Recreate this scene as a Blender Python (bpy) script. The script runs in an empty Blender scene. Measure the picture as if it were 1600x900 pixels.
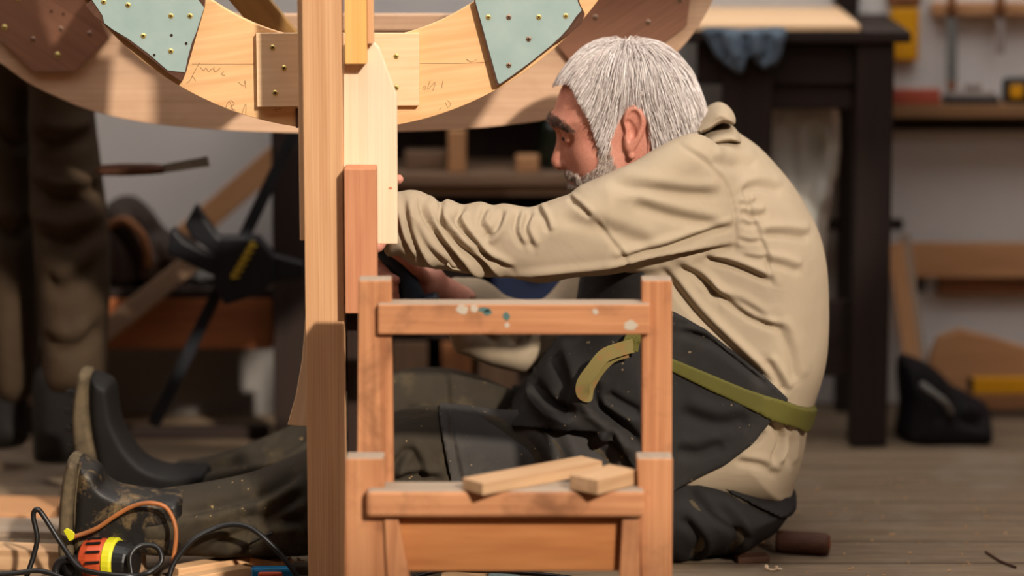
import bpy, math, random
import numpy as np
from mathutils import Vector, Matrix

random.seed(7); RNG = np.random.default_rng(7)
scn = bpy.context.scene
C = scn.collection

# ------------------------------------------------------------------ camera
PITCH = math.atan(850 / 5000.0)
CAMP = np.array([0.0, -5.0, 1.294])
FW = np.array([0, math.cos(PITCH), -math.sin(PITCH)]); UP = np.array([0, math.sin(PITCH), math.cos(PITCH)]); RT = np.array([1.0, 0, 0])
cd = bpy.data.cameras.new('camera'); cam = bpy.data.objects.new('camera', cd); C.objects.link(cam)
cam.location = CAMP; cam.rotation_euler = (math.pi / 2 - PITCH, 0, 0)
cd.sensor_width = 36; cd.lens = 36 * 5000 / 1600.0
cd.clip_end = 100
cd.dof.use_dof = True; cd.dof.focus_distance = 4.93; cd.dof.aperture_fstop = 1.45
scn.camera = cam
scn.view_settings.view_transform = 'Standard'; scn.view_settings.look = 'None'
scn.view_settings.gamma = 1; scn.view_settings.use_curve_mapping = False
scn.view_settings.exposure = 0.0

# ------------------------------------------------------------------ light
w = bpy.data.worlds.new('sky'); scn.world = w; w.use_nodes = True
bgn = w.node_tree.nodes['Background']; bgn.inputs[0].default_value = (0.97, 0.94, 0.90, 1); bgn.inputs[1].default_value = 2.6
SUN = np.array([0.40, -0.78, 0.50]); SUN = SUN / np.linalg.norm(SUN)
sd = bpy.data.lights.new('sun', 'SUN'); sd.energy = 4.3; sd.angle = math.radians(2.2); sd.color = (1.0, 0.885, 0.745)
so = bpy.data.objects.new('sun', sd); C.objects.link(so)
so.rotation_euler = Vector(SUN.tolist()).to_track_quat('Z', 'Y').to_euler(); so.location = (3, -6, 5)

# ------------------------------------------------------------------ helpers
def P(px, py, Y=0.0):
    d = FW + (px - 800) / 5000.0 * RT - (py - 450) / 5000.0 * UP
    t = (Y - CAMP[1]) / d[1]
    p = CAMP + d * t
    return np.array([p[0], Y, p[2]])
def XZ(pts, Y):
    return np.array([P(a, b, Y)[[0, 2]] for a, b in pts])

def tag(o, label, cat, group=None, kind=None):
    if label: o['label'] = label
    if cat: o['category'] = cat
    if group: o['group'] = group
    if kind: o['kind'] = kind
    return o
def empty(name, loc, label=None, cat=None, group=None):
    o = bpy.data.objects.new(name, None); C.objects.link(o); o.location = [float(v) for v in loc]; o.empty_display_size = 0.05
    return tag(o, label, cat, group)
def worldloc(o):
    v = np.zeros(3)
    while o is not None:
        v += np.array(o.location[:]); o = o.parent
    return v
def mesh(name, verts, faces, mat, parent=None, smooth=False, wc=None, origin=None, mats=None, fmat=None):
    verts = np.asarray(verts, dtype=float)
    if parent is not None: org = worldloc(parent)
    elif origin is not None: org = np.asarray(origin, float)
    else:
        org = np.array([verts[:, 0].mean(), verts[:, 1].mean(), verts[:, 2].min()])
    me = bpy.data.meshes.new(name)
    V = verts - org
    if isinstance(faces, np.ndarray):
        n = len(faces); k = faces.shape[1]
        me.vertices.add(len(V)); me.vertices.foreach_set('co', V.astype(np.float32).ravel())
        me.loops.add(n * k); me.loops.foreach_set('vertex_index', faces.astype(np.int32).ravel())
        me.polygons.add(n); me.polygons.foreach_set('loop_start', (np.arange(n) * k).astype(np.int32))
        me.polygons.foreach_set('loop_total', np.full(n, k, np.int32))
        me.update(calc_edges=True); me.validate()
    else:
        me.from_pydata([tuple(v) for v in V], [], faces); me.update()
    if wc is not None:
        a = me.attributes.new('wc', 'FLOAT_VECTOR', 'POINT'); a.data.foreach_set('vector', np.asarray(wc, np.float32).ravel())
    for m in (mats or [mat]): me.materials.append(m)
    if fmat is not None:
        for i, mi in enumerate(fmat): me.polygons[i].material_index = mi
    if smooth: me.polygons.foreach_set('use_smooth', np.ones(len(me.polygons), bool))
    o = bpy.data.objects.new(name, me); C.objects.link(o)
    if parent is not None: o.parent = parent
    else: o.location = org
    return o
def bev(o, w=0.002, seg=2):
    m = o.modifiers.new('bevel', 'BEVEL'); m.width = w; m.segments = seg; m.limit_method = 'ANGLE'; m.angle_limit = 0.6
    return o

BOXF = [(0, 3, 2, 1), (4, 5, 6, 7), (0, 1, 5, 4), (1, 2, 6, 5), (2, 3, 7, 6), (3, 0, 4, 7)]
def box(name, c, size, mat, parent=None, axis=0, bevel=0.002, rot=None):
    """box centred at c; axis = grain axis"""
    s = np.array(size) / 2.0
    L = np.array([[-1, -1, -1], [1, -1, -1], [1, 1, -1], [-1, 1, -1], [-1, -1, 1], [1, -1, 1], [1, 1, 1], [-1, 1, 1]]) * s
    order = {0: [0, 1, 2], 1: [1, 0, 2], 2: [2, 0, 1]}[axis]
    wc = L[:, order] + RNG.uniform(-3, 3, 3)
    V = L if rot is None else L @ np.array(rot).T
    o = mesh(name, V + np.asarray(c), BOXF, mat, parent, wc=wc)
    if bevel: bev(o, bevel)
    return o
def boxpx(name, x0, y0, x1, y1, Y, thick, mat, parent=None, axis=0, bevel=0.002):
    """front face given in the plane Y, extends away from the camera"""
    a = P(x0, y1, Y); b = P(x1, y0, Y); xm = (x0 + x1) / 2; ym = (y0 + y1) / 2
    xl = P(x0, ym, Y)[0]; xr = P(x1, ym, Y)[0]; zb = P(xm, y1, Y)[2]; zt = P(xm, y0, Y)[2]
    return box(name, ((xl + xr) / 2, Y + thick / 2, (zb + zt) / 2), (xr - xl, thick, zt - zb), mat, parent, axis, bevel)
def beam(name, p0, p1, wid, thick, mat, parent=None, bevel=0.002, up=(0, 1, 0), wid1=None):
    p0 = np.asarray(p0, float); p1 = np.asarray(p1, float)
    d = p1 - p0; L = np.linalg.norm(d); d /= L
    t = np.array(up, float); t -= d * t.dot(d); t /= np.linalg.norm(t); s = np.cross(d, t)
    V = []; W = []; off = RNG.uniform(-3, 3, 3)
    for (u, ww) in ((0, wid), (L, wid1 or wid)):
        for (a, b) in ((-1, -1), (1, -1), (1, 1), (-1, 1)):
            V.append(p0 + d * u + s * a * ww / 2 + t * b * thick / 2); W.append(np.array([u, a * ww / 2, b * thick / 2]) + off)
    o = mesh(name, V, BOXF, mat, parent, wc=W)
    if bevel: bev(o, bevel)
    return o
def prism(name, pts, Y, thick, mat, parent=None, ang=0.0, bevel=0.001, smooth=False, world=False, mats=None):
    """outline given in the plane Y (front face), extruded away; grain angle ang"""
    q = np.array(pts, float) if world else XZ(pts, Y)
    n = len(q)
    area = 0.5 * np.sum(q[:, 0] * np.roll(q[:, 1], -1) - np.roll(q[:, 0], -1) * q[:, 1])
    if area < 0: q = q[::-1]
    V = [(a, Y, b) for a, b in q] + [(a, Y + thick, b) for a, b in q]
    F = [tuple(range(n)), tuple(range(2 * n - 1, n - 1, -1))] + [(i, i + n, (i + 1) % n + n, (i + 1) % n) for i in range(n)]
    V = np.array(V); off = RNG.uniform(-3, 3, 3); ca, sa = math.cos(ang), math.sin(ang)
    wc = np.stack([V[:, 0] * ca + V[:, 2] * sa, -V[:, 0] * sa + V[:, 2] * ca, V[:, 1]], 1) + off
    fm = None
    if mats: fm = [0, 0] + [1] * n
    o = mesh(name, V, F, mat, parent, wc=wc, mats=mats, fmat=fm)
    if bevel: bev(o, bevel)
    return o
def tube_data(pts, rad, ns=8, flat=None):
    pts = np.asarray(pts, float); n = len(pts)
    rad = np.full(n, rad) if np.isscalar(rad) else np.asarray(rad)
    T = np.gradient(pts, axis=0); T /= np.linalg.norm(T, axis=1)[:, None] + 1e-12
    ref = np.array([0, 1.0, 0]) if abs(T[0][1]) < 0.9 else np.array([1.0, 0, 0])
    V = []
    N = ref - T[0] * ref.dot(T[0]); N /= np.linalg.norm(N)
    for i in range(n):
        N = N - T[i] * N.dot(T[i]); N /= np.linalg.norm(N) + 1e-12
        B = np.cross(T[i], N)
        for k in range(ns):
            a = 2 * math.pi * k / ns
            V.append(pts[i] + rad[i] * (math.cos(a) * N + math.sin(a) * B))
    F = []
    for i in range(n - 1):
        for k in range(ns):
            F.append((i * ns + k, i * ns + (k + 1) % ns, (i + 1) * ns + (k + 1) % ns, (i + 1) * ns + k))
    F.append(tuple(range(ns - 1, -1, -1))); F.append(tuple(range((n - 1) * ns, n * ns)))
    return V, F
def tube(name, pts, rad, mat, parent=None, ns=10, wcaxis=False):
    V, F = tube_data(pts, rad, ns)
    wc = None
    o = mesh(name, V, F, mat, parent, smooth=True, wc=(np.array(V) if wcaxis else None))
    return o
def spline(pts, n=10, closed=False):
    pts = np.asarray(pts, float); m = len(pts); out = []
    rng = range(m) if closed else range(m - 1)
    for i in rng:
        if closed: p0, p1, p2, p3 = pts[(i - 1) % m], pts[i], pts[(i + 1) % m], pts[(i + 2) % m]
        else: p0, p1, p2, p3 = pts[max(i - 1, 0)], pts[i], pts[i + 1], pts[min(i + 2, m - 1)]
        for k in range(n):
            t = k / n
            out.append(0.5 * ((2 * p1) + (-p0 + p2) * t + (2 * p0 - 5 * p1 + 4 * p2 - p3) * t * t + (-p0 + 3 * p1 - 3 * p2 + p3) * t ** 3))
    if not closed: out.append(pts[-1])
    return np.array(out)
def join(parts):
    V = []; F = []
    for v, f in parts:
        b = len(V); V += list(v); F += [tuple(i + b for i in q) for q in f]
    return V, F
def ribbon(name, pts, wid, thick, side, mat, parent=None):
    """flat band along pts, 'side' = unit direction(s) of its width"""
    pts = np.asarray(pts, float); n = len(pts)
    side = np.asarray(side, float)
    if side.ndim == 1: side = np.tile(side, (n, 1))
    T = np.gradient(pts, axis=0); T /= np.linalg.norm(T, axis=1)[:, None]
    wid = np.full(n, wid) if np.isscalar(wid) else np.asarray(wid)
    V = []
    for i in range(n):
        s = side[i] - T[i] * side[i].dot(T[i]); s /= np.linalg.norm(s); nn = np.cross(T[i], s)
        for a, b in ((-1, -1), (1, -1), (1, 1), (-1, 1)): V.append(pts[i] + s * a * wid[i] / 2 + nn * b * thick / 2)
    F = [(3, 2, 1, 0), tuple(range(4 * n - 4, 4 * n))]
    for i in range(n - 1):
        for k in range(4): F.append((i * 4 + k, i * 4 + (k + 1) % 4, i * 4 + 4 + (k + 1) % 4, i * 4 + 4 + k))
    o = mesh(name, V, F, mat, parent, smooth=False)
    return bev(o, thick * 0.3, 1)

# ------------------------------------------------------------------ materials
def lin(c):
    return tuple(((v / 255.0) / 12.92 if v / 255.0 <= 0.04045 else ((v / 255.0 + 0.055) / 1.055) ** 2.4) for v in c[:3]) + (1,)
def newmat(name, rough=0.7, spec=0.3):
    m = bpy.data.materials.new(name); m.use_nodes = True; nt = m.node_tree; b = nt.nodes['Principled BSDF']
    b.inputs['Roughness'].default_value = rough; b.inputs['Specular IOR Level'].default_value = spec
    return m, nt, b
def ramp(nt, fac, cols):
    r = nt.nodes.new('ShaderNodeValToRGB'); els = r.color_ramp.elements
    while len(els) < len(cols): els.new(0.5)
    for e, (p, c) in zip(els, cols): e.position = p; e.color = lin(c)
    nt.links.new(fac, r.inputs[0]); return r.outputs[0]
def noise(nt, vec, scale, detail=4, rough=0.55, dist=0.0):
    n = nt.nodes.new('ShaderNodeTexNoise'); n.inputs['Scale'].default_value = scale; n.inputs['Detail'].default_value = detail
    n.inputs['Roughness'].default_value = rough; n.inputs['Distortion'].default_value = dist
    if vec is not None: nt.links.new(vec, n.inputs['Vector'])
    return n.outputs['Fac']
def mapping(nt, vec, scale=(1, 1, 1), rot=(0, 0, 0)):
    m = nt.nodes.new('ShaderNodeMapping'); m.inputs['Scale'].default_value = scale; m.inputs['Rotation'].default_value = rot
    nt.links.new(vec, m.inputs['Vector']); return m.outputs[0]
def bump(nt, b, h, strength, dist=0.002):
    bp = nt.nodes.new('ShaderNodeBump'); bp.inputs['Strength'].default_value = strength; bp.inputs['Distance'].default_value = dist
    nt.links.new(h, bp.inputs['Height'])
    if b.inputs['Normal'].is_linked: nt.links.new(b.inputs['Normal'].links[0].from_socket, bp.inputs['Normal'])
    nt.links.new(bp.outputs[0], b.inputs['Normal'])
def mixc(nt, fac, a, b, mode='MIX'):
    m = nt.nodes.new('ShaderNodeMix'); m.data_type = 'RGBA'; m.blend_type = mode
    for s, v in ((m.inputs[0], fac), (m.inputs[6], a), (m.inputs[7], b)):
        if isinstance(v, (int, float)): s.default_value = v
        elif isinstance(v, tuple): s.default_value = lin(v)
        else: nt.links.new(v, s)
    return m.outputs[2]
def wood(name, c1, c2, c3=None, rough=0.65, ring=14.0, fine=120.0, stain=None, stain_amt=0.45, spec=0.25, stretch=1.0, speck=None):
    m, nt, b = newmat(name, rough, spec)
    at = nt.nodes.new('ShaderNodeAttribute'); at.attribute_name = 'wc'; v = at.outputs['Vector']
    v1 = mapping(nt, v, (1.2 * stretch, ring, ring * 0.6))
    n1 = noise(nt, v1, 1.0, 3, 0.5, 0.6)
    wv = nt.nodes.new('ShaderNodeTexWave'); wv.inputs['Scale'].default_value = 1.0; wv.bands_direction = 'Y'
    wv.inputs['Distortion'].default_value = 7.0; wv.inputs['Detail'].default_value = 2; wv.inputs['Detail Scale'].default_value = 0.7
    nt.links.new(mapping(nt, v, (0.5 * stretch, ring * 1.2, ring * 0.8)), wv.inputs['Vector'])
    n2 = noise(nt, mapping(nt, v, (5 * stretch, fine, fine)), 1.0, 3, 0.6)
    col = ramp(nt, n1, [(0.3, c1), (0.7, c2)])
    col = mixc(nt, 0.35, col, ramp(nt, wv.outputs['Fac'], [(0.1, c1), (0.75, c2), (1.0, c3 or c2)]))
    col = mixc(nt, 0.35, col, ramp(nt, n2, [(0.35, c3 or c1), (0.65, c2)]))
    if stain:
        n3 = noise(nt, v, 9.0, 4, 0.6, 0.4)
        f = nt.nodes.new('ShaderNodeMapRange'); f.inputs[1].default_value = 0.5; f.inputs[2].default_value = 0.7; f.inputs[4].default_value = stain_amt
        nt.links.new(n3, f.inputs[0]); col = mixc(nt, f.outputs[0], col, stain)
    if speck:
        n4 = noise(nt, v, 38.0, 1, 0.4)
        f = nt.nodes.new('ShaderNodeMapRange'); f.inputs[1].default_value = 0.70; f.inputs[2].default_value = 0.74; f.inputs[4].default_value = 0.8
        nt.links.new(n4, f.inputs[0]); col = mixc(nt, f.outputs[0], col, speck)
    nt.links.new(col, b.inputs['Base Color']); bump(nt, b, n2, 0.25, 0.0008)
    return m
def plain(name, c1, c2=None, scale=8.0, rough=0.6, spec=0.3, bmp=0.0, bscale=80, metal=0.0, bdist=0.001, sheen=0.0, stretch=(1, 1, 1)):
    m, nt, b = newmat(name, rough, spec); b.inputs['Metallic'].default_value = metal
    tc = nt.nodes.new('ShaderNodeTexCoord'); v = mapping(nt, tc.outputs['Object'], stretch)
    if c2: nt.links.new(ramp(nt, noise(nt, v, scale, 5, 0.6), [(0.3, c1), (0.7, c2)]), b.inputs['Base Color'])
    else:
        nt.links.new(ramp(nt, noise(nt, v, scale, 3), [(0.2, tuple(x * 0.9 for x in c1)), (0.8, c1)]), b.inputs['Base Color'])
    if bmp: bump(nt, b, noise(nt, v, bscale, 3), bmp, bdist)
    if sheen: b.inputs['Sheen Weight'].default_value = sheen
    return m
def cloth(name, c1, c2, rough=0.85, weave=900, fold=14, foldamt=0.5, dust=None, dust_amt=0.5, dscale=7, spec=0.15, dthr=(0.5, 0.68), specks=None):
    m, nt, b = newmat(name, rough, spec)
    tc = nt.nodes.new('ShaderNodeTexCoord'); v = tc.outputs['Object']
    col = ramp(nt, noise(nt, v, 6, 4), [(0.3, c1), (0.7, c2)])
    if dust:
        f = nt.nodes.new('ShaderNodeMapRange'); f.inputs[1].default_value = dthr[0]; f.inputs[2].default_value = dthr[1]; f.inputs[4].default_value = dust_amt
        nt.links.new(noise(nt, v, dscale, 6, 0.65, 0.3), f.inputs[0]); col = mixc(nt, f.outputs[0], col, dust)
    if specks:
        f = nt.nodes.new('ShaderNodeMapRange'); f.inputs[1].default_value = 0.75; f.inputs[2].default_value = 0.79; f.inputs[4].default_value = 0.55
        nt.links.new(noise(nt, v, 130, 1, 0.4), f.inputs[0]); col = mixc(nt, f.outputs[0], col, specks)
    nt.links.new(col, b.inputs['Base Color'])
    bump(nt, b, noise(nt, v, weave, 1), 0.25, 0.0004)
    bump(nt, b, noise(nt, v, fold, 3, 0.5, 0.8), foldamt, 0.006)
    return m

M = {}
M['wall'] = plain('painted_plaster', (212, 207, 204), (226, 222, 219), 2.5, 0.9, 0.1, 0.2, 30, stretch=(1, 1, 1))
M['ply'] = wood('pale_plywood', (228, 190, 148), (240, 206, 166), (216, 174, 132), ring=11, fine=60, stretch=1.3)
M['ply_warm'] = wood('warm_plywood', (224, 176, 122), (238, 196, 146), (208, 156, 106), ring=9, fine=60)
M['ply_rear_shaded'] = wood('shaded_rear_plywood', (196, 160, 130), (212, 176, 146), (178, 142, 114), ring=12, fine=50, stain=(150, 105, 70), stain_amt=0.2)  # duller plywood: shading on the rear ring is put into the colour
M['post'] = wood('pine_post', (194, 144, 102), (222, 178, 134), (168, 116, 78), ring=30, fine=90, stretch=0.5)
M['white_pine'] = wood('white_pine', (232, 204, 172), (240, 216, 188), (222, 190, 156), ring=20, fine=60, stretch=0.6)
M['yellow_pine'] = wood('yellow_pine', (225, 168, 92), (236, 184, 112), (212, 150, 78), ring=22, fine=70, stretch=0.6)
M['red_block'] = wood('reddish_offcut', (188, 124, 90), (206, 146, 108), (164, 98, 66), ring=40, fine=80)
M['stool'] = wood('worn_stool_wood', (172, 110, 72), (210, 152, 108), (142, 84, 52), ring=26, fine=110, stain=(112, 72, 48), stain_amt=0.75, stretch=0.7)
M['stool_low'] = wood('stool_low_board', (180, 110, 62), (202, 138, 84), (146, 84, 46), ring=14, fine=50)
M['brown_plate'] = wood('brown_film_plywood', (128, 88, 68), (146, 104, 82), (112, 74, 56), ring=20, fine=150, rough=0.5)
M['dark_edge'] = wood('dark_plywood_edge', (78, 50, 38), (98, 66, 50), (56, 36, 28), ring=80, fine=200)
M['olive_brace'] = wood('olive_brown_brace', (140, 104, 58), (156, 120, 72), (118, 86, 46), ring=30, fine=90)
M['dark_wood'] = wood('dark_stained_wood', (32, 22, 18), (44, 30, 24), (24, 16, 13), ring=18, fine=60, rough=0.7)
M['mid_wood'] = wood('mid_brown_wood', (120, 76, 46), (146, 96, 60), (96, 58, 34), ring=14, fine=60)
M['orange_wood'] = wood('orange_brown_beam', (128, 70, 38), (152, 90, 52), (100, 54, 30), ring=14, fine=60)
M['tan_wood'] = wood('tan_board', (176, 128, 88), (196, 148, 106), (158, 110, 74), ring=10, fine=50)
M['dusty_wood'] = wood('dusty_board', (118, 92, 72), (142, 114, 92), (96, 74, 58), ring=16, fine=60)
M['shelf_wood'] = wood('shelf_board', (124, 90, 60), (146, 108, 74), (104, 74, 50), ring=14, fine=60)
M['offcut'] = wood('fresh_offcut', (206, 160, 114), (224, 182, 138), (186, 138, 94), ring=30, fine=90)
M['scrap_wood'] = wood('weathered_offcut', (176, 138, 102), (204, 168, 130), (150, 112, 80), ring=30, fine=90)
M['grey_top'] = wood('greyed_end', (150, 132, 114), (170, 152, 134), (132, 114, 98), ring=26, fine=90)
def teal_paint():
    m, nt, b = newmat('pale_teal_paint', 0.5, 0.35)
    at = nt.nodes.new('ShaderNodeAttribute'); at.attribute_name = 'wc'; v = at.outputs['Vector']
    col = ramp(nt, noise(nt, v, 22, 4, 0.6), [(0.3, (170, 192, 188)), (0.7, (190, 207, 203))])
    n = noise(nt, mapping(nt, v, (14, 160, 60), (0, 0, 0.9)), 1.0, 3, 0.7, 0.5)
    f = nt.nodes.new('ShaderNodeMapRange'); f.inputs[1].default_value = 2.6; f.inputs[2].default_value = 0.72; f.inputs[4].default_value = 0.5
    nt.links.new(n, f.inputs[0]); col = mixc(nt, f.outputs[0], col, (118, 138, 134))
    nt.links.new(col, b.inputs['Base Color']); bump(nt, b, n, 0.15, 0.0006); return m
M['teal'] = teal_paint()
M['shirt'] = cloth('khaki_shirt_cotton', (156, 140, 119), (168, 152, 129), weave=1100, fold=16, foldamt=0.35)
M['stitch'] = cloth('khaki_seam', (150, 128, 98), (160, 138, 106), foldamt=0.1)
M['apron'] = cloth('black_apron_canvas', (36, 34, 34), (44, 42, 41), weave=900, fold=18, foldamt=0.35, dust=(66, 62, 58), dust_amt=0.35, specks=(150, 130, 100))
M['apron_worn'] = cloth('charcoal_apron_skirt', (56, 54, 53), (66, 63, 61), weave=700, fold=18, foldamt=0.3, dust=(92, 86, 76), dust_amt=0.35, specks=(170, 150, 115))
M['trouser'] = cloth('dusty_olive_trousers', (46, 41, 34), (60, 53, 43), weave=800, fold=14, foldamt=0.5, dust=(104, 90, 66), dust_amt=0.45, dscale=9, specks=(180, 150, 105))
M['trouser_dark'] = cloth('black_trousers', (30, 28, 28), (38, 36, 35), weave=800, fold=14, foldamt=0.4)
M['strap'] = cloth('olive_webbing', (80, 76, 34), (94, 90, 42), weave=500, fold=10, foldamt=0.1, rough=0.7)
M['strap2'] = cloth('faded_olive_webbing', (112, 100, 58), (124, 112, 68), weave=500, fold=10, foldamt=0.1, dust=(150, 92, 60), dust_amt=0.7, dscale=40)
M['boot'] = plain('black_boot_leather', (13, 12, 12), (24, 21, 19), 12, 0.6, 0.2, 0.3, 90)
def dusty_boot():
    m, nt, b = newmat('scuffed_boot_leather', 0.5, 0.4)
    tc = nt.nodes.new('ShaderNodeTexCoord'); v = tc.outputs['Object']
    f = nt.nodes.new('ShaderNodeMapRange'); f.inputs[1].default_value = 0.50; f.inputs[2].default_value = 0.7; f.inputs[4].default_value = 0.75
    nt.links.new(noise(nt, v, 26, 8, 0.75, 0.4), f.inputs[0]); col = mixc(nt, f.outputs[0], (18, 15, 13), (134, 110, 74))
    nt.links.new(col, b.inputs['Base Color']); bump(nt, b, noise(nt, v, 120, 3), 0.3, 0.001); return m
M['boot_scuffed'] = dusty_boot()
M['sole'] = plain('dusty_rubber_sole', (64, 54, 42), (104, 90, 68), 40, 0.8, 0.2, 0.4, 120)
def skin():
    m, nt, b = newmat('weathered_skin', 0.5, 0.35)
    tc = nt.nodes.new('ShaderNodeTexCoord'); v = tc.outputs['Object']
    col = ramp(nt, noise(nt, v, 22, 5, 0.6), [(0.25, (174, 106, 90)), (0.55, (200, 136, 118)), (0.8, (208, 154, 136))])
    n = noise(nt, v, 320, 3, 0.7)
    col = mixc(nt, 0.25, col, ramp(nt, n, [(0.3, (140, 80, 62)), (0.6, (212, 156, 130))]))
    nt.links.new(col, b.inputs['Base Color']); bump(nt, b, n, 0.3, 0.0006)
    b.inputs['Subsurface Weight'].default_value = 0.08; b.inputs['Subsurface Radius'].default_value = (0.01, 0.004, 0.002); b.inputs['Subsurface Scale'].default_value = 0.5
    return m
M['skin'] = skin()
def hairmat(name, cols):
    m, nt, b = newmat(name, 0.5, 0.35)
    at = nt.nodes.new('ShaderNodeAttribute'); at.attribute_name = 'tone'
    nt.links.new(ramp(nt, at.outputs['Fac'], cols), b.inputs['Base Color']); return m
M['hair'] = hairmat('white_hair', [(0.0, (168, 152, 148)), (0.3, (204, 192, 188)), (0.7, (228, 220, 216)), (1.0, (244, 239, 235))])
M['haircap'] = plain('hair_underlayer', (186, 168, 162), (206, 192, 186), 40, 0.8, 0.1, 0.5, 160, stretch=(1, 1, .4))
M['beard'] = hairmat('grey_beard', [(0.0, (112, 92, 82)), (0.4, (172, 152, 140)), (1.0, (224, 212, 202))])
M['brow'] = hairmat('dark_eyebrow', [(0.0, (50, 36, 30)), (0.6, (78, 60, 50)), (1.0, (130, 110, 98))])
M['eye'] = plain('eye', (96, 74, 62), (110, 88, 76), 30, 0.15, 0.5)  # eyeball darkened: shadow of the socket is put into its colour
M['iris'] = plain('iris', (26, 20, 18), None, 30, 0.1, 0.6)
M['brass'] = plain('brass_screw', (208, 184, 104), (226, 206, 132), 60, 0.35, 0.5, metal=0.6)
M['steel_screw'] = plain('steel_screw', (142, 116, 96), (170, 140, 116), 60, 0.4, 0.5, metal=0.5)
M['black'] = plain('black_rubber', (16, 15, 15), (26, 24, 24), 20, 0.4, 0.4)
M['pencil'] = plain('pencil_mark', (166, 130, 98), None, 20, 0.9, 0.1)
M['hole'] = plain('dark_hole', (50, 34, 26), None, 20, 0.9, 0.1)
M['navy'] = plain('navy_plastic', (8, 18, 40), (12, 24, 52), 6, 0.45, 0.4)
M['drill'] = plain('dark_blue_grip', (14, 26, 40), (22, 38, 56), 20, 0.5, 0.4, 0.3, 200)
M['red_plastic'] = plain('orange_red_plastic', (176, 66, 34), (196, 82, 44), 20, 0.4, 0.4)
M['lime'] = plain('lime_yellow_plastic', (190, 186, 20), (208, 200, 40), 20, 0.45, 0.4)
M['cable_tan'] = plain('orange_brown_cable', (120, 74, 40), (176, 104, 52), 14, 0.5, 0.4)
M['blue_tool'] = plain('blue_plastic', (14, 92, 132), (20, 106, 150), 20, 0.35, 0.4)
M['yellow'] = plain('yellow_enamel', (206, 142, 10), (220, 156, 20), 8, 0.5, 0.3)
M['steel'] = plain('dull_steel', (112, 112, 110), (140, 140, 138), 20, 0.4, 0.4, metal=0.4)
M['red_tool'] = plain('red_enamel', (150, 66, 50), (172, 84, 62), 12, 0.5, 0.3)
M['grey_tool'] = plain('grey_metal', (132, 120, 116), (150, 138, 132), 12, 0.5, 0.3)
M['dark_trouser2'] = cloth('brown_work_trousers', (50, 39, 28), (64, 51, 37), fold=10, foldamt=0.8, dust=(54, 42, 32), dust_amt=0.6)
M['rag_blue'] = cloth('blue_grey_rag', (78, 92, 108), (112, 126, 140), fold=22, foldamt=1.0, dust=(44, 50, 60), dust_amt=0.8, dscale=16)
M['rag_pale'] = cloth('pale_grey_cloth', (206, 201, 190), (222, 217, 206), fold=14, foldamt=0.9)
M['rag_dark'] = cloth('dark_grey_cloth', (96, 94, 90), (128, 124, 118), fold=18, foldamt=0.9)
M['bag'] = cloth('black_canvas', (18, 16, 17), (32, 28, 30), fold=14, foldamt=0.8)
M['leather'] = plain('dark_brown_leather', (36, 23, 16), (54, 35, 24), 8, 0.6, 0.3, 0.4, 30)
M['gunk'] = plain('clamp_black', (14, 15, 20), (22, 23, 30), 10, 0.5, 0.3)
M['gold'] = plain('yellow_lettering', (172, 142, 40), (190, 160, 60), 20, 0.6, 0.2)
M['sweater'] = cloth('dark_green_jumper', (46, 52, 46), (60, 66, 58))
def floor_mat():
    m, nt, b = newmat('worn_floor_boards', 0.75, 0.2)
    tc = nt.nodes.new('ShaderNodeTexCoord'); v = tc.outputs['Object']
    v1 = mapping(nt, v, (1.6, 22, 1))
    n1 = noise(nt, v1, 1.0, 5, 0.6, 0.4)
    col = ramp(nt, n1, [(0.3, (104, 86, 68)), (0.6, (134, 114, 93)), (0.8, (148, 128, 106))])
    n2 = noise(nt, mapping(nt, v, (9, 160, 1)), 1.0, 3, 0.65)
    col = mixc(nt, 0.4, col, ramp(nt, n2, [(0.35, (84, 67, 52)), (0.65, (146, 127, 104))]))
    n3 = noise(nt, v, 5.0, 5, 0.65)
    f = nt.nodes.new('ShaderNodeMapRange'); f.inputs[1].default_value = 0.5; f.inputs[2].default_value = 0.72; f.inputs[4].default_value = 0.5
    nt.links.new(n3, f.inputs[0]); col = mixc(nt, f.outputs[0], col, (150, 138, 124))
    br = nt.nodes.new('ShaderNodeTexBrick'); br.offset = 0.37
    br.inputs['Color1'].default_value = (1, 1, 1, 1); br.inputs['Color2'].default_value = (0.86, 0.86, 0.86, 1); br.inputs['Mortar'].default_value = (0.12, 0.09, 0.07, 1)
    br.inputs['Scale'].default_value = 1.0; br.inputs['Mortar Size'].default_value = 0.003; br.inputs['Brick Width'].default_value = 2.4; br.inputs['Row Height'].default_value = 0.14
    nt.links.new(v, br.inputs['Vector'])
    col = mixc(nt, 0.8, col, br.outputs['Color'], 'MULTIPLY')
    nt.links.new(col, b.inputs['Base Color']); bump(nt, b, n2, 0.4, 0.002)
    return m
M['floor'] = floor_mat()
M['shaded_wall_sheet'] = plain('shaded_wall_grey', (118, 113, 109), (130, 125, 121), 3, 0.9, 0.1)  # grey tone of the back wall in shade, put into the colour

# ------------------------------------------------------------------ implicit surfaces
class Pts:
    def __init__(s, X, Y, Z): s.X, s.Y, s.Z = X, Y, Z
def sdpoly(px, pz, poly):
    px = np.asarray(px, np.float32); pz = np.asarray(pz, np.float32)
    d = np.full(px.shape, 1e9, np.float32); ins = np.zeros(px.shape, bool)
    n = len(poly)
    for i in range(n):
        ax, az = poly[i]; bx, bz = poly[(i + 1) % n]
        ex, ez = bx - ax, bz - az; L = ex * ex + ez * ez + 1e-12
        wx, wz = px - ax, pz - az
        t = np.clip((wx * ex + wz * ez) / L, 0, 1)
        d = np.minimum(d, (wx - ex * t) ** 2 + (wz - ez * t) ** 2)
        c = ((az > pz) != (bz > pz))
        with np.errstate(divide='ignore', invalid='ignore'):
            xi = ax + (pz - az) / (bz - az if bz != az else 1e-9) * ex
        ins ^= c & (px < xi)
    d = np.sqrt(d); return np.where(ins, -d, d)
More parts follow.
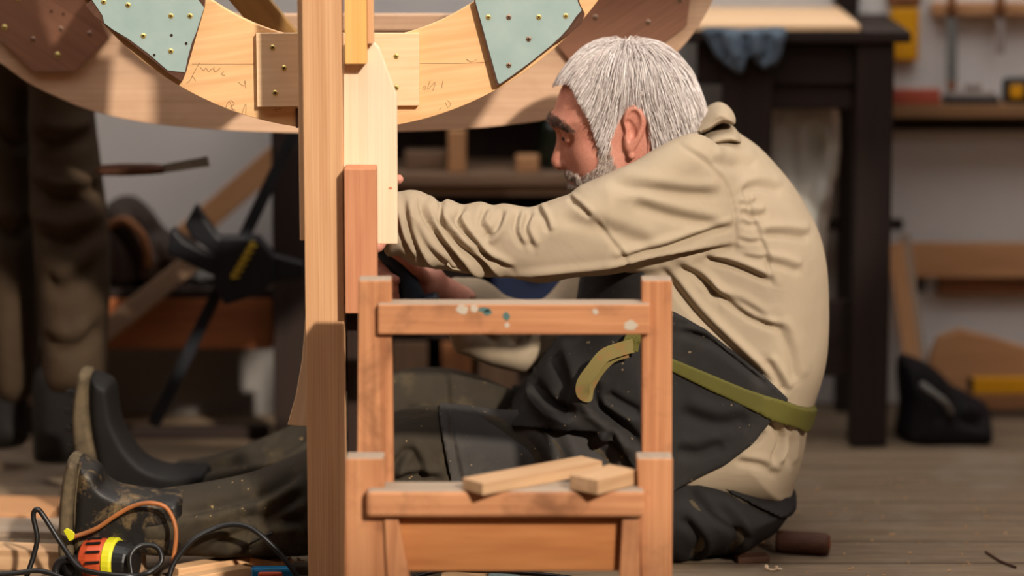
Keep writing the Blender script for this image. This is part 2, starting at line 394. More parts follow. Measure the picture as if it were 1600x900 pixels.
def poly_eval(G, poly):
    if G.X.ndim == 3: return sdpoly(G.X[:, 0, :] + 0 * G.Z[:, 0, :], G.Z[:, 0, :] + 0 * G.X[:, 0, :], poly)[:, None, :]
    return sdpoly(G.X, G.Z, poly)
def inflate(G, poly, yc, W, R):
    d2 = poly_eval(G, poly)
    a = np.maximum(R + d2, 0); dy = (G.Y - yc) * (R / W)
    return (np.sqrt(a * a + dy * dy) - R)
def cone(G, a, b, ra, rb, ys=1.0):
    ax, ay, az = a; d = np.asarray(b) - np.asarray(a); L = d.dot(d) + 1e-12
    wx, wy, wz = G.X - ax, G.Y - ay, G.Z - az
    t = np.clip((wx * d[0] + wy * d[1] + wz * d[2]) / L, 0, 1)
    return np.sqrt((wx - t * d[0]) ** 2 + ((wy - t * d[1]) * ys) ** 2 + (wz - t * d[2]) ** 2) - (ra + (rb - ra) * t)
def ball(G, c, r, s=(1, 1, 1)):
    return np.sqrt(((G.X - c[0]) * s[0]) ** 2 + ((G.Y - c[1]) * s[1]) ** 2 + ((G.Z - c[2]) * s[2]) ** 2) - r
def smin(a, b, k):
    h = np.maximum(k - np.abs(a - b), 0) / k
    return np.minimum(a, b) - h * h * k * 0.25
def smax(a, b, k): return -smin(-a, -b, k)
def grid(segs_x, segs_y, segs_z):
    def ax(segs):
        out = []
        for a, b, h in segs:
            n = max(2, int(round((b - a) / h))); out += list(np.linspace(a, b, n, endpoint=False))
        out.append(segs[-1][1]); return np.array(out, np.float32)
    xs, ys, zs = ax(segs_x), ax(segs_y), ax(segs_z)
    G = Pts(xs[:, None, None], ys[None, :, None], zs[None, None, :]); G.xs, G.ys, G.zs = xs, ys, zs
    return G
def nets(f, G):
    f = np.ascontiguousarray(np.broadcast_to(f, (len(G.xs), len(G.ys), len(G.zs))), dtype=np.float32)
    f = f.copy()
    f[0] = np.maximum(f[0], .001); f[-1] = np.maximum(f[-1], .001); f[:, 0] = np.maximum(f[:, 0], .001); f[:, -1] = np.maximum(f[:, -1], .001)
    f[:, :, 0] = np.maximum(f[:, :, 0], .001); f[:, :, -1] = np.maximum(f[:, :, -1], .001)
    s = f < 0
    cnt = np.zeros(tuple(n - 1 for n in f.shape), np.int8)
    for i in (0, 1):
        for j in (0, 1):
            for k in (0, 1):
                cnt += s[i:s.shape[0] - 1 + i, j:s.shape[1] - 1 + j, k:s.shape[2] - 1 + k]
    act = (cnt > 0) & (cnt < 8)
    I, J, K = np.nonzero(act); nv = len(I)
    idx = np.full(act.shape, -1, np.int64); idx[I, J, K] = np.arange(nv)
    corner = {}
    for i in (0, 1):
        for j in (0, 1):
            for k in (0, 1): corner[i, j, k] = (f[I + i, J + j, K + k], np.stack([G.xs[I + i], G.ys[J + j], G.zs[K + k]], 1))
    acc = np.zeros((nv, 3)); num = np.zeros(nv)
    for a in corner:
        for b in corner:
            if a < b and sum(abs(p - q) for p, q in zip(a, b)) == 1:
                fa, pa = corner[a]; fb, pb = corner[b]; m = (fa < 0) != (fb < 0)
                t = np.where(m, fa / np.where(m, fa - fb, 1), 0)
                acc += np.where(m[:, None], pa + (pb - pa) * t[:, None], 0); num += m
    V = acc / num[:, None]
    F = []
    for axn in range(3):
        sl0 = [slice(None)] * 3; sl1 = [slice(None)] * 3; sl0[axn] = slice(0, -1); sl1[axn] = slice(1, None)
        a = s[tuple(sl0)]; b = s[tuple(sl1)]
        for flip, mm in ((False, a & ~b), (True, ~a & b)):
            q = np.array(np.nonzero(mm)); u, v = [x for x in range(3) if x != axn]
            ok = (q[u] > 0) & (q[v] > 0) & (q[u] < f.shape[u] - 1) & (q[v] < f.shape[v] - 1); q = q[:, ok]
            def cell(du, dv):
                r = q.copy(); r[u] -= du; r[v] -= dv; return idx[r[0], r[1], r[2]]
            quad = np.stack([cell(0, 0), cell(1, 0), cell(1, 1), cell(0, 1)], 1)
            if flip != (axn == 1): quad = quad[:, ::-1]
            F.append(quad)
    F = np.concatenate(F)
    return V, F
def vnormals(V, F):
    a = V[F[:, 0]]; n = np.cross(V[F[:, 2]] - a, V[F[:, 3]] - V[F[:, 1]])
    N = np.zeros_like(V)
    for k in range(4): np.add.at(N, F[:, k], n)
    return N / (np.linalg.norm(N, axis=1)[:, None] + 1e-12)
def relax(V, F, it=2, lam=0.5):
    for _ in range(it):
        S = np.zeros_like(V); c = np.zeros(len(V))
        for k in range(4):
            for d in (1, 3):
                np.add.at(S, F[:, k], V[F[:, (k + d) % 4]]); np.add.at(c, F[:, k], 1)
        V = V + lam * (S / c[:, None] - V)
    return V
FOLD = 1.9
def creases(V, N, lines, Y, near=None):
    """folds: each line is (pixel-measured polyline, width m, depth m, ridge factor), only on the side facing -Y"""
    D = np.zeros(len(V)); wy = np.clip((-N[:, 1] + 0.15) / 0.5, 0, 1)
    if near is not None: wy = wy * (V[:, 1] < near)
    for pl, wd, dp, rg in lines:
        q = spline(XZ(pl, Y), 5)
        best = np.full(len(V), 1e9); sg = np.zeros(len(V)); tt = np.zeros(len(V)); n = len(q) - 1
        lo = q.min(0) - 4 * wd; hi = q.max(0) + 4 * wd
        sel = np.nonzero((V[:, 0] > lo[0]) & (V[:, 0] < hi[0]) & (V[:, 2] > lo[1]) & (V[:, 2] < hi[1]) & (wy > 0))[0]
        x = V[sel, 0]; z = V[sel, 2]; bb = np.full(len(sel), 1e9); ss = np.zeros(len(sel)); ts = np.zeros(len(sel))
        for i in range(n):
            a, b = q[i], q[i + 1]; e = b - a; L = e.dot(e) + 1e-12
            t = np.clip(((x - a[0]) * e[0] + (z - a[1]) * e[1]) / L, 0, 1)
            dx = x - a[0] - t * e[0]; dz = z - a[1] - t * e[1]; d = np.hypot(dx, dz)
            m = d < bb; bb[m] = d[m]; ss[m] = np.sign(e[0] * dz[m] - e[1] * dx[m]); ts[m] = (i + t[m]) / n
        env = np.clip(np.minimum(ts, 1 - ts) * 5 + 0.15, 0, 1); s = bb * ss
        D[sel] += FOLD * env * (-dp * np.exp(-(bb / wd) ** 2) + rg * dp * np.exp(-((s - 1.7 * wd) / (1.2 * wd)) ** 2))
    return V + N * (D * wy)[:, None]
def implicit(name, f, G, mat, parent, lines=None, lineY=0, near=None, sm=1, fields=None):
    V, F = nets(f, G)
    if sm: V = relax(V, F, sm, 0.4)
    if lines:
        N = vnormals(V, F); V = creases(V, N, lines, lineY, near); V = relax(V, F, 1, 0.25)
    return mesh(name, V, F, mat, parent, smooth=True)

# ------------------------------------------------------------------ the room
WY = 1.25
def struct(o): o['kind'] = 'structure'; return o
def slab(name, lo, hi, mat, bevel=0):
    lo = np.array(lo, float); hi = np.array(hi, float)
    o = box(name, (lo + hi) / 2, hi - lo, mat, None, 0, bevel); return struct(o)
fl = slab('floor', (-3.2, -9, -0.1), (3.4, WY + .15, 0), M['floor'])
slab('wall_back', (-3.2, WY, 0), (2.35, WY + .15, 3.6), M['wall'])
slab('wall_left', (-3.35, -6.5, 0), (-3.2, WY + .15, 3.6), M['mid_wood'])
slab('wall_right', (2.75, -6.5, 0), (2.9, WY + .15, 3.0), M['mid_wood'])
slab('wall_front', (-3.35, -6.65, 0), (2.9, -6.5, 3.0), M['mid_wood'])  # unseen wall, added behind the camera to cut ambient light from the front
# unseen roof, its two openings added and shaped for the light: one lets the sun patch in, one lights the back of the shop
def roof():
    x0, x1, y0, y1, h0, h1 = -3.35, 2.9, -6.65, WY + .15, 2.9, 3.0
    holes_ = [(.75, 2.72, -5.1, -2.95), (-2.6, 2.2, -1.85, .95)]
    xs = sorted({x0, x1} | {h[0] for h in holes_} | {h[1] for h in holes_}); ys = sorted({y0, y1} | {h[2] for h in holes_} | {h[3] for h in holes_})
    V = [(x, y, z) for z in (h0, h1) for y in ys for x in xs]; nx = len(xs); ny = len(ys); F = []
    solid = lambda i, j: 0 <= i < nx - 1 and 0 <= j < ny - 1 and not any(h[0] <= xs[i] < h[1] and h[2] <= ys[j] < h[3] for h in holes_)
    I = lambda i, j, k: k * nx * ny + j * nx + i
    for i in range(nx - 1):
        for j in range(ny - 1):
            if not solid(i, j): continue
            F += [(I(i, j, 0), I(i, j + 1, 0), I(i + 1, j + 1, 0), I(i + 1, j, 0)), (I(i, j, 1), I(i + 1, j, 1), I(i + 1, j + 1, 1), I(i, j + 1, 1))]
            for (di, dj, a, b) in ((-1, 0, (i, j), (i, j + 1)), (1, 0, (i + 1, j + 1), (i + 1, j)), (0, -1, (i + 1, j), (i, j)), (0, 1, (i, j + 1), (i + 1, j + 1))):
                if not solid(i + di, j + dj): F.append((I(*a, 0), I(*b, 0), I(*b, 1), I(*a, 1)))
    struct(mesh('ceiling', V, F, M['mid_wood'], None, wc=V))
roof()

# ------------------------------------------------------------------ background, left
# standing person whose legs show under the ring
def person_standing():
    Y = 0.55
    G = grid([(-1.25, -0.45, .011)], [(0.30, 0.86, .011)], [(0.0, 1.80, .011)])
    def at(px, py, y): return P(px, py, y)
    hipz = 0.86; x0 = P(60, 300, Y)[0]
    legA = inflate(G, spline(XZ([(-60, 20), (48, 20), (50, 120), (46, 280), (48, 420), (46, 560), (34, 640), (-22, 640), (-40, 520), (-52, 380), (-60, 200)], Y), 4, True), Y + .12, .085, .06)
    legB = inflate(G, spline(XZ([(50, 20), (148, 20), (146, 150), (158, 260), (166, 330), (172, 430), (168, 520), (158, 606), (76, 610), (66, 540), (58, 440), (48, 320), (46, 150)], Y), 4, True), Y, .085, .06)
    hips = ball(G, (x0, Y + .07, 0.90), .15, (1, 1.15, .9))
    tor = smin(hips, cone(G, (x0, Y + .07, .95), (x0 - .0, Y + .08, 1.32), .14, .155, 1.2), .08)
    tor = smin(tor, cone(G, (x0 - .13, Y + .08, 1.38), (x0 + .13, Y + .08, 1.38), .065, .065), .08)
    neck = cone(G, (x0, Y + .08, 1.42), (x0, Y + .06, 1.54), .055, .05)
    head = ball(G, (x0, Y + .05, 1.64), .10, (1.2, 1.0, .88))
    nose = ball(G, (x0, Y - .055, 1.62), .014); head = smin(head, nose, .015)
    for s in (-1, 1):
        head = smin(head, ball(G, (x0 + s * .085, Y + .06, 1.63), .016, (1.6, 1, .7)), .008)
        head = smax(head, -ball(G, (x0 + s * .032, Y - .045, 1.655), .012), .01)
    arms = None
    for s in (-1, 1):
        sh = (x0 + s * .19, Y + .08, 1.36); el = (x0 + s * .25, Y + .06, 1.10); wr = (x0 + s * .14, Y - .12, 1.05)
        a = smin(cone(G, sh, el, .055, .044), cone(G, el, wr, .044, .03), .02)
        arms = a if arms is None else np.minimum(arms, a)
    hands = None
    for s in (-1, 1):
        wr = np.array((x0 + s * .14, Y - .12, 1.05)); d = np.array((-s * .6, -.6, 0.)); d /= np.linalg.norm(d)
        h = cone(G, wr, wr + d * .05, .026, .03)
        for k in range(4): h = smin(h, cone(G, wr + d * .06 + np.array((0, 0, .03 - .019 * k)), wr + d * (.115 - .005 * abs(k - 1)) + np.array((0, -.008, .026 - .019 * k)), .010, .009), .006)
        hands = h if hands is None else np.minimum(hands, h)
    cloth_ = smin(tor, arms, .04)
    legs = smin(smin(legA, legB, .03), hips - .004, .05)
    body = np.minimum(smin(smin(head, neck, .03), smin(cloth_ + .014, np.minimum(legA, legB) + .026, .02), .02), smin(hands, arms + .014, .01))
    p = implicit('person', body, G, M['skin'], None)
    tag(p, 'person standing behind the frame at far left, in brown work trousers and dark boots', 'person')
    lines = [([(60, 60), (100, 90), (140, 120)], .012, .008, .7), ([(60, 200), (100, 215), (150, 205)], .012, .009, .7), ([(55, 280), (100, 300), (160, 290)], .012, .01, .7),
             ([(60, 350), (110, 365), (165, 350)], .014, .010, .7), ([(80, 420), (110, 440), (160, 400)], .014, .008, .7), ([(80, 520), (130, 530), (165, 500)], .012, .008, .7),
             ([(-20, 200), (20, 230), (45, 220)], .012, .008, .6), ([(-20, 350), (20, 372), (46, 350)], .014, .010, .7)]
    cut = smax(legs, G.Z - 0.98, .004); implicit('trousers', cut, G, M['dark_trouser2'], p, lines, Y)
    sh = smax(smax(cloth_, 0.96 - G.Z, .004), (cone(G, (x0, Y + .08, 1.42), (x0, Y + .06, 1.6), .075, .075) * -1), .01); implicit('jumper', smin(sh, sh, .01) - .006, G, M['sweater'], p)
    hair = smax(smax(ball(G, (x0, Y + .062, 1.655), .113, (1.18, 1.0, .92)), (1.645 - G.Z) - .35 * (G.Y - Y), .01), (Y - .015 - G.Y) + .0, .02)
    implicit('hair', hair, G, M['leather'], p)
    def boot(pts, Yc):
        q = spline(XZ(pts, Y), 5, True); f = inflate(G, q, Yc, .055, .04); return smax(f, .001 - G.Z, .004)
    implicit('boot', boot([(-45, 590), (24, 590), (28, 660), (26, 715), (-40, 722), (-60, 700)], Y + .12), G, M['boot'], p)
    implicit('boot', boot([(60, 570), (158, 580), (160, 640), (152, 712), (62, 722), (52, 690)], Y), G, M['boot'], p)
    return p
person_standing()

# chisel hanging on the person's hip side
t = empty('chisel', P(170, 268, .50), 'chisel with dark brown handle and grey blade pointing right beside the brown trousers', 'chisel')
a = P(150, 266, .47); b = P(256, 264, .44); c = P(326, 252, .42)
pts = [a + (b - a) * k for k in (0, .1, .4, .8, 1)]
tube('handle', pts, [.004, .0095, .011, .010, .008], M['dark_edge'], t, 12, True)
beam('blade', b - (b - a) * .05, c, .015, .003, M['steel'], t, .0006, up=(0, 1, 0), wid1=.018)

# bar clamp, leaning
t = empty('bar_clamp', P(238, 668, .62) * [1, 1, 0], 'black bar clamp with yellow lettering leaning against the dark post', 'clamp')
k0 = P(240, 664, .62); k1 = P(468, 190, .66)
beam('bar', k0, k1, .022, .009, M['gunk'], t, .001)
def pl(name, pts, Y, th, mat, par=t, bv=.004): return prism(name, pts, Y, th, mat, par, bevel=bv)
pl('clamp_head', [(345, 372), (402, 372), (428, 402), (430, 440), (402, 462), (350, 478), (332, 440)], .595, .05, M['gunk'])
pl('fixed_jaw', [(305, 320), (288, 352), (300, 372), (332, 396), (352, 412), (362, 384), (338, 368), (322, 345)], .60, .04, M['gunk'])
pl('sliding_jaw', [(268, 356), (260, 396), (300, 416), (352, 440), (360, 405), (322, 396), (288, 378)], .60, .04, M['gunk'])
pl('trigger', [(424, 398), (474, 412), (474, 436), (426, 440)], .605, .032, M['gunk'])
VF = []
for k in range(6):   # worn yellow letters running up the head
    x = 362 + k * 5.5; y = 434 - k * 9.5
    q0 = P(x, y, .5925); q1 = P(x + 12, y - 2, .5925); q2 = P(x + 9, y - 9, .5925); q3 = P(x + 1, y - 6, .5925)
    VF.append(tube_data([q0, q1], .0022, 5)); VF.append(tube_data([q3, q2], .0018, 5)); VF.append(tube_data([q0, q3], .0018, 5))
V, F = join(VF); mesh('lettering', V, F, M['gold'], t)

# dark post + bench frame at left back
o = boxpx('timber_post', 426, 150, 476, 686, .78, .07, M['dark_wood'], None, 2, .003); tag(o, 'dark brown timber post standing behind the pale front post', 'post')
o = boxpx('bench_rail', 150, 466, 425, 546, .86, .05, M['orange_wood'], None, 0, .003)
t = empty('low_bench', P(290, 690, .90) * [1, 1, 0], 'low orange-brown timber bench frame behind the bar clamp', 'bench')
wl = o.location.copy(); o.parent = t; o.location = wl - t.location; o.name = 'rail'
boxpx('leg', 40, 546, 90, 680, .88, .05, M['dark_wood'], t, 2, .003)
boxpx('leg', 430, 546, 468, 680, .88, .05, M['dark_wood'], t, 2, .003)
bt = P(290, 466, .86)[2]
box('bench_top', (P(245, 500, .86)[0], .985, bt + .009), (.54, .25, .018), M['dark_wood'], t)
box('rail', (P(245, 500, .86)[0], 1.08, bt - .05), (.52, .03, .09), M['orange_wood'], t)
boxpx('foot_rail', 60, 668, 420, 688, .90, .03, M['dark_wood'], t)
o = boxpx('shaded_wall_sheet', 60, 500, 432, 656, 1.13, .012, M['shaded_wall_sheet'], None); tag(o, 'grey sheet added for the shaded wall under and behind the low bench', 'panel')  # added sheet: shade on the wall below the bench, painted as grey
top = bt + .018
# leaning planks
def lean(name, a, b, Ya, Yb, wpx, mat, label, th=.02):
    q0 = P(*a, Ya); q1 = P(*b, Yb); o = beam(name, q0, q1, wpx / 880., th, mat, None, .002, up=(0, 1, 0)); tag(o, label, 'plank'); return o
lean('plank', (200, 448), (445, 235), 1.07, 1.10, 42, M['tan_wood'], 'tan plank leaning diagonally across the grey wall at left')
lean('plank', (-50, 690), (306, 404), .80, .82, 32, M['dusty_wood'], 'shorter tan plank lying below the diagonal plank behind the clamp jaws')
# bag and cloths on the low bench
G = grid([(-.90, -.45, .008)], [(0.80, 1.10, .008)], [(.3, .62, .008)])
f = inflate(G, spline(XZ([(162, 340), (178, 312), (205, 308), (232, 328), (258, 362), (300, 372), (306, 400), (268, 440), (215, 462), (165, 468)], .95), 4, True), .96, .10, .05)
f = smax(f, top + .001 - G.Z, .004)
o = implicit('leather_bag', f, G, M['leather'], None, [([(180, 340), (215, 380), (225, 440)], .012, .012, .6), ([(215, 335), (250, 385), (262, 420)], .012, .01, .6)], .95)
tag(o, 'slumped dark brown leather bag beside the brown trousers on the low bench', 'bag')
tube('handle', spline([P(172, 352, .885), P(196, 344, .85), (P(222, 368, .84)), P(232, 402, .85), P(228, 430, .87)], 6), .008, M['mid_wood'], o)
f = inflate(G, spline(XZ([(150, 470), (262, 470), (250, 450), (205, 424), (160, 430)], .86), 4, True), .90, .05, .03)
G2 = grid([(-.62, -.33, .007)], [(0.86, 1.08, .007)], [(.3, .48, .007)])
f = smax(inflate(G2, spline(XZ([(300, 470), (292, 440), (318, 418), (350, 426), (392, 412), (424, 418), (424, 470), (380, 474)], .93), 4, True), .95, .07, .03), top + .001 - G2.Z, .003)
o = implicit('crumpled_cloth', f, G2, M['rag_dark'], None, [([(320, 425), (345, 450), (372, 460)], .01, .009, .6), ([(380, 418), (396, 445)], .01, .008, .6)], .93)
tag(o, 'crumpled grey cloth on the low bench behind the clamp', 'cloth')

# ------------------------------------------------------------------ background, centre: dark cupboard and shelves
t = empty('open_shelving', (P(720, 660, 1.12)[0], 1.12, 0), 'dark open timber shelving under and behind the frame, seen above the sleeves', 'shelving')
xl = P(478, 400, 1.0)[0]; xr = P(1028, 400, 1.0)[0]; xm = (xl + xr) / 2; wd = xr - xl
SH = P(700, 60, 1.1)[2]
box('back_panel', (xm, 1.225, SH / 2), (wd, .02, SH), M['dark_wood'], t, 2)
for z_, nm in ((P(750, 520, 1.0)[2], 'shelf'), (SH, 'shelf'), (.06, 'shelf')):
    box(nm, (xm, 1.11, z_), (wd, .21, .022), M['dark_wood'], t)
shz = P(750, 270, 1.0)[2]
box('shelf', (P(740, 280, 1.0)[0], 1.09, shz - .01), (.46, .24, .02), M['dusty_wood'], t)
boxpx('board', 620, 288, 905, 306, .985, .018, M['dusty_wood'], t)
for xx in (xl + .02, P(935, 400, 1.0)[0], xr - .02):
    box('upright', (xx, 1.11, SH / 2), (.04, .20, SH), M['dark_wood'], t, 2)
for i, (x0_, x1_) in enumerate(((612, 668), (690, 738), (748, 808))):
    boxpx('door_board', x0_, 535, x1_, 655, 1.00, .015, M['mid_wood'] if i == 1 else M['dusty_wood'], t, 2)
zt = shz + .001
def onshelf(name, x0, x1, ytop, Y, th, mat, label, cat, axis=0, grp=None):
    a = P(x0, 270, Y); b = P(x1, 270, Y); zt_ = P((x0 + x1) / 2, ytop, Y)[2]
    o = box(name, ((a[0] + b[0]) / 2, Y + th / 2, (zt + zt_) / 2), (b[0] - a[0], th, zt_ - zt), mat, None, axis, .003); return tag(o, label, cat, grp)
onshelf('wood_block', 632, 698, 238, 1.04, .06, M['dusty_wood'], 'wide brown wood block on the dark shelf nearest the pale board', 'block')
onshelf('wood_block', 700, 728, 205, 1.00, .05, M['tan_wood'], 'upright tan wood block on the dark shelf, tallest of the three', 'block', 2)
onshelf('wood_block', 806, 842, 246, 1.00, .06, M['tan_wood'], 'small tan wood block on the dark shelf beside the man\'s face', 'block')
def lathe(name, c, prof, mat, parent=None, n=24, axis='z'):
    V = []; F = []
    for r, z in prof:
        for k in range(n):
            a = 2 * math.pi * k / n
            V.append((c[0] + r * math.cos(a), c[1] + r * math.sin(a), c[2] + z))
    m = len(prof)
    for i in range(m - 1):
        for k in range(n): F.append((i * n + k, i * n + (k + 1) % n, (i + 1) * n + (k + 1) % n, (i + 1) * n + k))
    F.append(tuple(range(n - 1, -1, -1))); F.append(tuple(range((m - 1) * n, m * n)))
    return mesh(name, V, F, mat, parent, smooth=False)
pj = P(868, 290, 1.05)
M['bottle'] = plain('dark_green_bottle', (16, 24, 20), (26, 38, 26), 8, 0.25, 0.5)
o = lathe('jar', (pj[0], 1.07, zt), [(.028, 0), (.032, .01), (.032, .08), (.02, .10), (.018, .115)], M['bottle']); tag(o, 'dark green jar on the shelf just behind the man\'s nose', 'jar')
# navy case behind the arms
t = empty('tool_case', (P(850, 500, .85)[0], .93, P(750, 520, 1.0)[2] + .011), 'navy blue plastic case on the shelf behind the man\'s arms', 'case')
zb = P(750, 520, 1.0)[2] + .0115
a = P(768, 440, .9); b = P(908, 440, .9); ztp = P(850, 428, .9)[2]
box('case_body', ((a[0] + b[0]) / 2, 1.10, (zb + ztp - .012) / 2), (b[0] - a[0], .18, ztp - .012 - zb), M['navy'], t, 0, .008)
box('lid', ((a[0] + b[0]) / 2, 1.10, ztp - .006), (b[0] - a[0] + .004, .184, .012), M['navy'], t, 0, .004)
box('latch', ((a[0] + b[0]) / 2, 1.005, ztp - .02), (.03, .006, .025), M['gunk'], t, 0, .001)

# ------------------------------------------------------------------ background, right: workbench
BY = .82
t = empty('workbench', (P(1240, 695, BY + .2)[0], BY + .25, 0), 'tall dark timber workbench behind the man with heavy square legs', 'workbench')
wb = t
pz = P(1340, 50, BY)[2]
a = P(1055, 60, BY)[0]; b = P(1424, 60, BY)[0]
box('bench_top', ((a + b) / 2, BY + .20, pz - .010), (b - a, .40, .020), M['dark_wood'], t, 0, .003)
boxpx('apron_board', 1090, 68, 1336, 132, BY + .03, .03, M['dark_wood'], t)
boxpx('leg', 1334, 67, 1392, 698, BY + .01, .06, M['dark_wood'], t, 2, .004)
boxpx('leg', 1128, 67, 1204, 698, BY + .015, .06, M['dark_wood'], t, 2, .004)
boxpx('rail', 1204, 116, 1334, 170, BY + .04, .03, M['dark_wood'], t)
boxpx('foot_rail', 1180, 470, 1335, 588, BY + .05, .03, M['dark_wood'], t)
boxpx('rail', 1180, 344, 1412, 360, BY + .34, .03, M['dark_wood'], t)
for xx in (1180, 1363):
    q = P(xx, 400, BY)[0]
    box('leg', (q, BY + .36, (pz - .02) / 2), (.055, .055, pz - .02), M['dark_wood'], t, 2, .004)
a = P(1050, 50, BY); b = P(1345, 50, BY)
o = box('plywood_sheet', ((a[0] + b[0]) / 2, BY + .205, pz + .0065), (b[0] - a[0], .40, .012), M['ply'], None); tag(o, 'pale plywood sheet lying on the dark workbench', 'board')
o = prism('panel_offcut', [(1302, -60), (1302, 4), (1328, 24), (1342, 24), (1342, -60)], BY + .415, .015, M['dark_wood']); tag(o, 'dark board standing at the back edge of the workbench', 'board')
zz = 0
# blue grey rag hanging from the bench front
G = grid([(.30, .55, .005)], [(.74, .88, .005)], [(.5, .80, .005)])
ragp = [(1098, 44), (1160, 46), (1228, 44), (1226, 70), (1212, 94), (1196, 110), (1182, 100), (1172, 88), (1160, 118), (1142, 108), (1120, 92), (1108, 70)]
f = inflate(G, spline(XZ(ragp, BY - .02), 3, True), BY - .008, .018, .02); f = smax(f, -(BY + .002 - 0 - G.Y) - .0, .002)
o = implicit('rag', f, G, M['rag_blue'], None, [([(1120, 50), (1128, 75), (1138, 100)], .008, .008, .7), ([(1165, 50), (1168, 70), (1170, 90)], .008, .010, .7), ([(1200, 50), (1200, 80), (1195, 100)], .008, .008, .7)], BY - .02)
tag(o, 'blue grey rag hanging over the front edge of the workbench', 'rag')
# pale cloth bag hanging inside the bench
G = grid([(.40, .64, .006)], [(.86, 1.12, .006)], [(.28, .72, .006)])
f = inflate(G, spline(XZ([(1206, 168), (1306, 168), (1312, 230), (1302, 300), (1296, 370), (1288, 440), (1262, 452), (1240, 380), (1214, 300)], .95), 4, True), 1.0, .05, .035)
o = implicit('cloth_sack', f, G, M['rag_pale'], None, [([(1285, 190), (1270, 260), (1262, 330)], .012, .014, .6), ([(1262, 200), (1280, 230), (1285, 290)], .01, .010, .6), ([(1235, 180), (1240, 260), (1250, 320)], .014, .008, .6)], .95)
tag(o, 'pale cloth sack hanging between the legs of the workbench', 'sack')
tube('hanging_cord', [P(1255, 185, .99), P(1255, 120, .99), P(1255, 62, .99)], .002, M['rag_pale'], o, 6)
# plank and bag right of the bench
o = lean('plank', (1436, 640), (1398, 380), 1.05, 1.12, 30, M['tan_wood'], 'narrow tan plank leaning beside the right leg of the workbench')
o = beam('batten', P(1450, 645, 1.10), P(1412, 366, 1.20), .022, .02, M['grey_top'], None); tag(o, 'thin greyish batten leaning behind the narrow tan plank', 'batten')
G = grid([(.62, .90, .006)], [(.76, 1.12, .006)], [(0, .20, .006)])
f = inflate(G, spline(XZ([(1412, 640), (1408, 590), (1414, 566), (1440, 572), (1472, 590), (1494, 612), (1530, 632), (1560, 650), (1578, 676), (1580, 712), (1420, 712)], .86), 4, True), .93, .09, .05)
f = smax(f, .001 - G.Z, .003)
o = implicit('tool_bag', f, G, M['bag'], None, [([(1430, 585), (1460, 620), (1470, 660)], .01, .009, .6), ([(1490, 620), (1500, 650), (1540, 660)], .01, .009, .6)], .86)
tag(o, 'slumped black bag on the floor beside the right leg of the workbench', 'bag')
tube('handle', spline([P(1440, 600, .83), P(1456, 612, .81), P(1476, 628, .81), P(1486, 644, .83)], 5), .006, M['rag_dark'], o)
o = prism('rounded_board', [(1452, 560), (1466, 528), (1500, 516), (1550, 528), (1610, 546), (1700, 560), (1700, 640), (1452, 640)], 1.12, .03, M['tan_wood'], None, 0.1, .003); tag(o, 'tan board with a curved top edge leaning low against the wall at right', 'board')
# yellow level on floor
t = empty('yellow_level', P(1600, 640, 1.05), 'yellow bar lying in front of the curved tan board near the right edge', 'level')
boxpx('bar', 1520, 602, 1760, 626, 1.07, .02, M['yellow'], t); boxpx('end_cap', 1514, 602, 1521, 626, 1.069, .022, M['gunk'], t)
t.location.z = P(1600, 626, 1.07)[2]
# wall ledges
t = empty('wall_ledge', P(1530, 450, WY), 'wide tan timber ledge on the wall at right, lower of the two long ledges', 'ledge')
boxpx('face_board', 1412, 380, 1900, 434, WY - .06, .02, M['tan_wood'], t)
box('underside_batten', (P(1660, 440, WY)[0], WY - .018, P(1660, 444, WY)[2]), (.50, .036, .03), M['mid_wood'], t)
boxpx('bracket', 1424, 436, 1446, 458, WY - .05, .05, M['dark_wood'], t)
t = empty('wall_shelf', P(1530, 190, WY), 'brown timber wall shelf with tools on it at upper right', 'shelf')
shz2 = P(1500, 165, 1.12)[2]
xa = P(1383, 170, 1.12)[0]; xb = P(1800, 170, 1.12)[0]
box('shelf_board', ((xa + xb) / 2, 1.185, shz2 - .012), (xb - xa, .13, .024), M['shelf_wood'], t)
box('support_batten', ((xa + xb) / 2, 1.232, shz2 - .042), (xb - xa, .034, .036), M['dark_wood'], t)
zs = shz2 + .0005
def toolon(name, x0, x1, ytop, Y, th, mat, label, cat, bv=.004):
    a = P(x0, 160, Y)[0]; b = P(x1, 160, Y)[0]; zt_ = P((x0 + x1) / 2, ytop, Y)[2]
    o = box(name, ((a + b) / 2, Y + th / 2, (zs + zt_) / 2), (b - a, th, zt_ - zs), mat, None, 0, bv); return tag(o, label, cat)
toolon('spirit_level', 1396, 1470, 140, 1.13, .03, M['red_tool'], 'short red spirit level lying on the wall shelf', 'level')
# hand plane
t = empty('hand_plane', (P(1520, 150, 1.15)[0], 1.17, zs), 'grey hand plane on the wall shelf right of the red level', 'plane')
a = P(1478, 150, 1.14)[0]; b = P(1562, 150, 1.14)[0]
box('sole', ((a + b) / 2, 1.165, zs + .006), (b - a, .05, .012), M['gunk'], t, 0, .002)
box('body', ((a + b) / 2, 1.165, zs + .017), (b - a - .01, .044, .012), M['grey_tool'], t, 0, .003)
box('frog', ((a + b) / 2 + .004, 1.165, zs + .030), (.03, .03, .016), M['grey_tool'], t, 0, .004)
lathe('knob', (a + .014, 1.165, zs + .022), [(.006, 0), (.009, .006), (.010, .014), (.006, .018)], M['mid_wood'], t, 14)
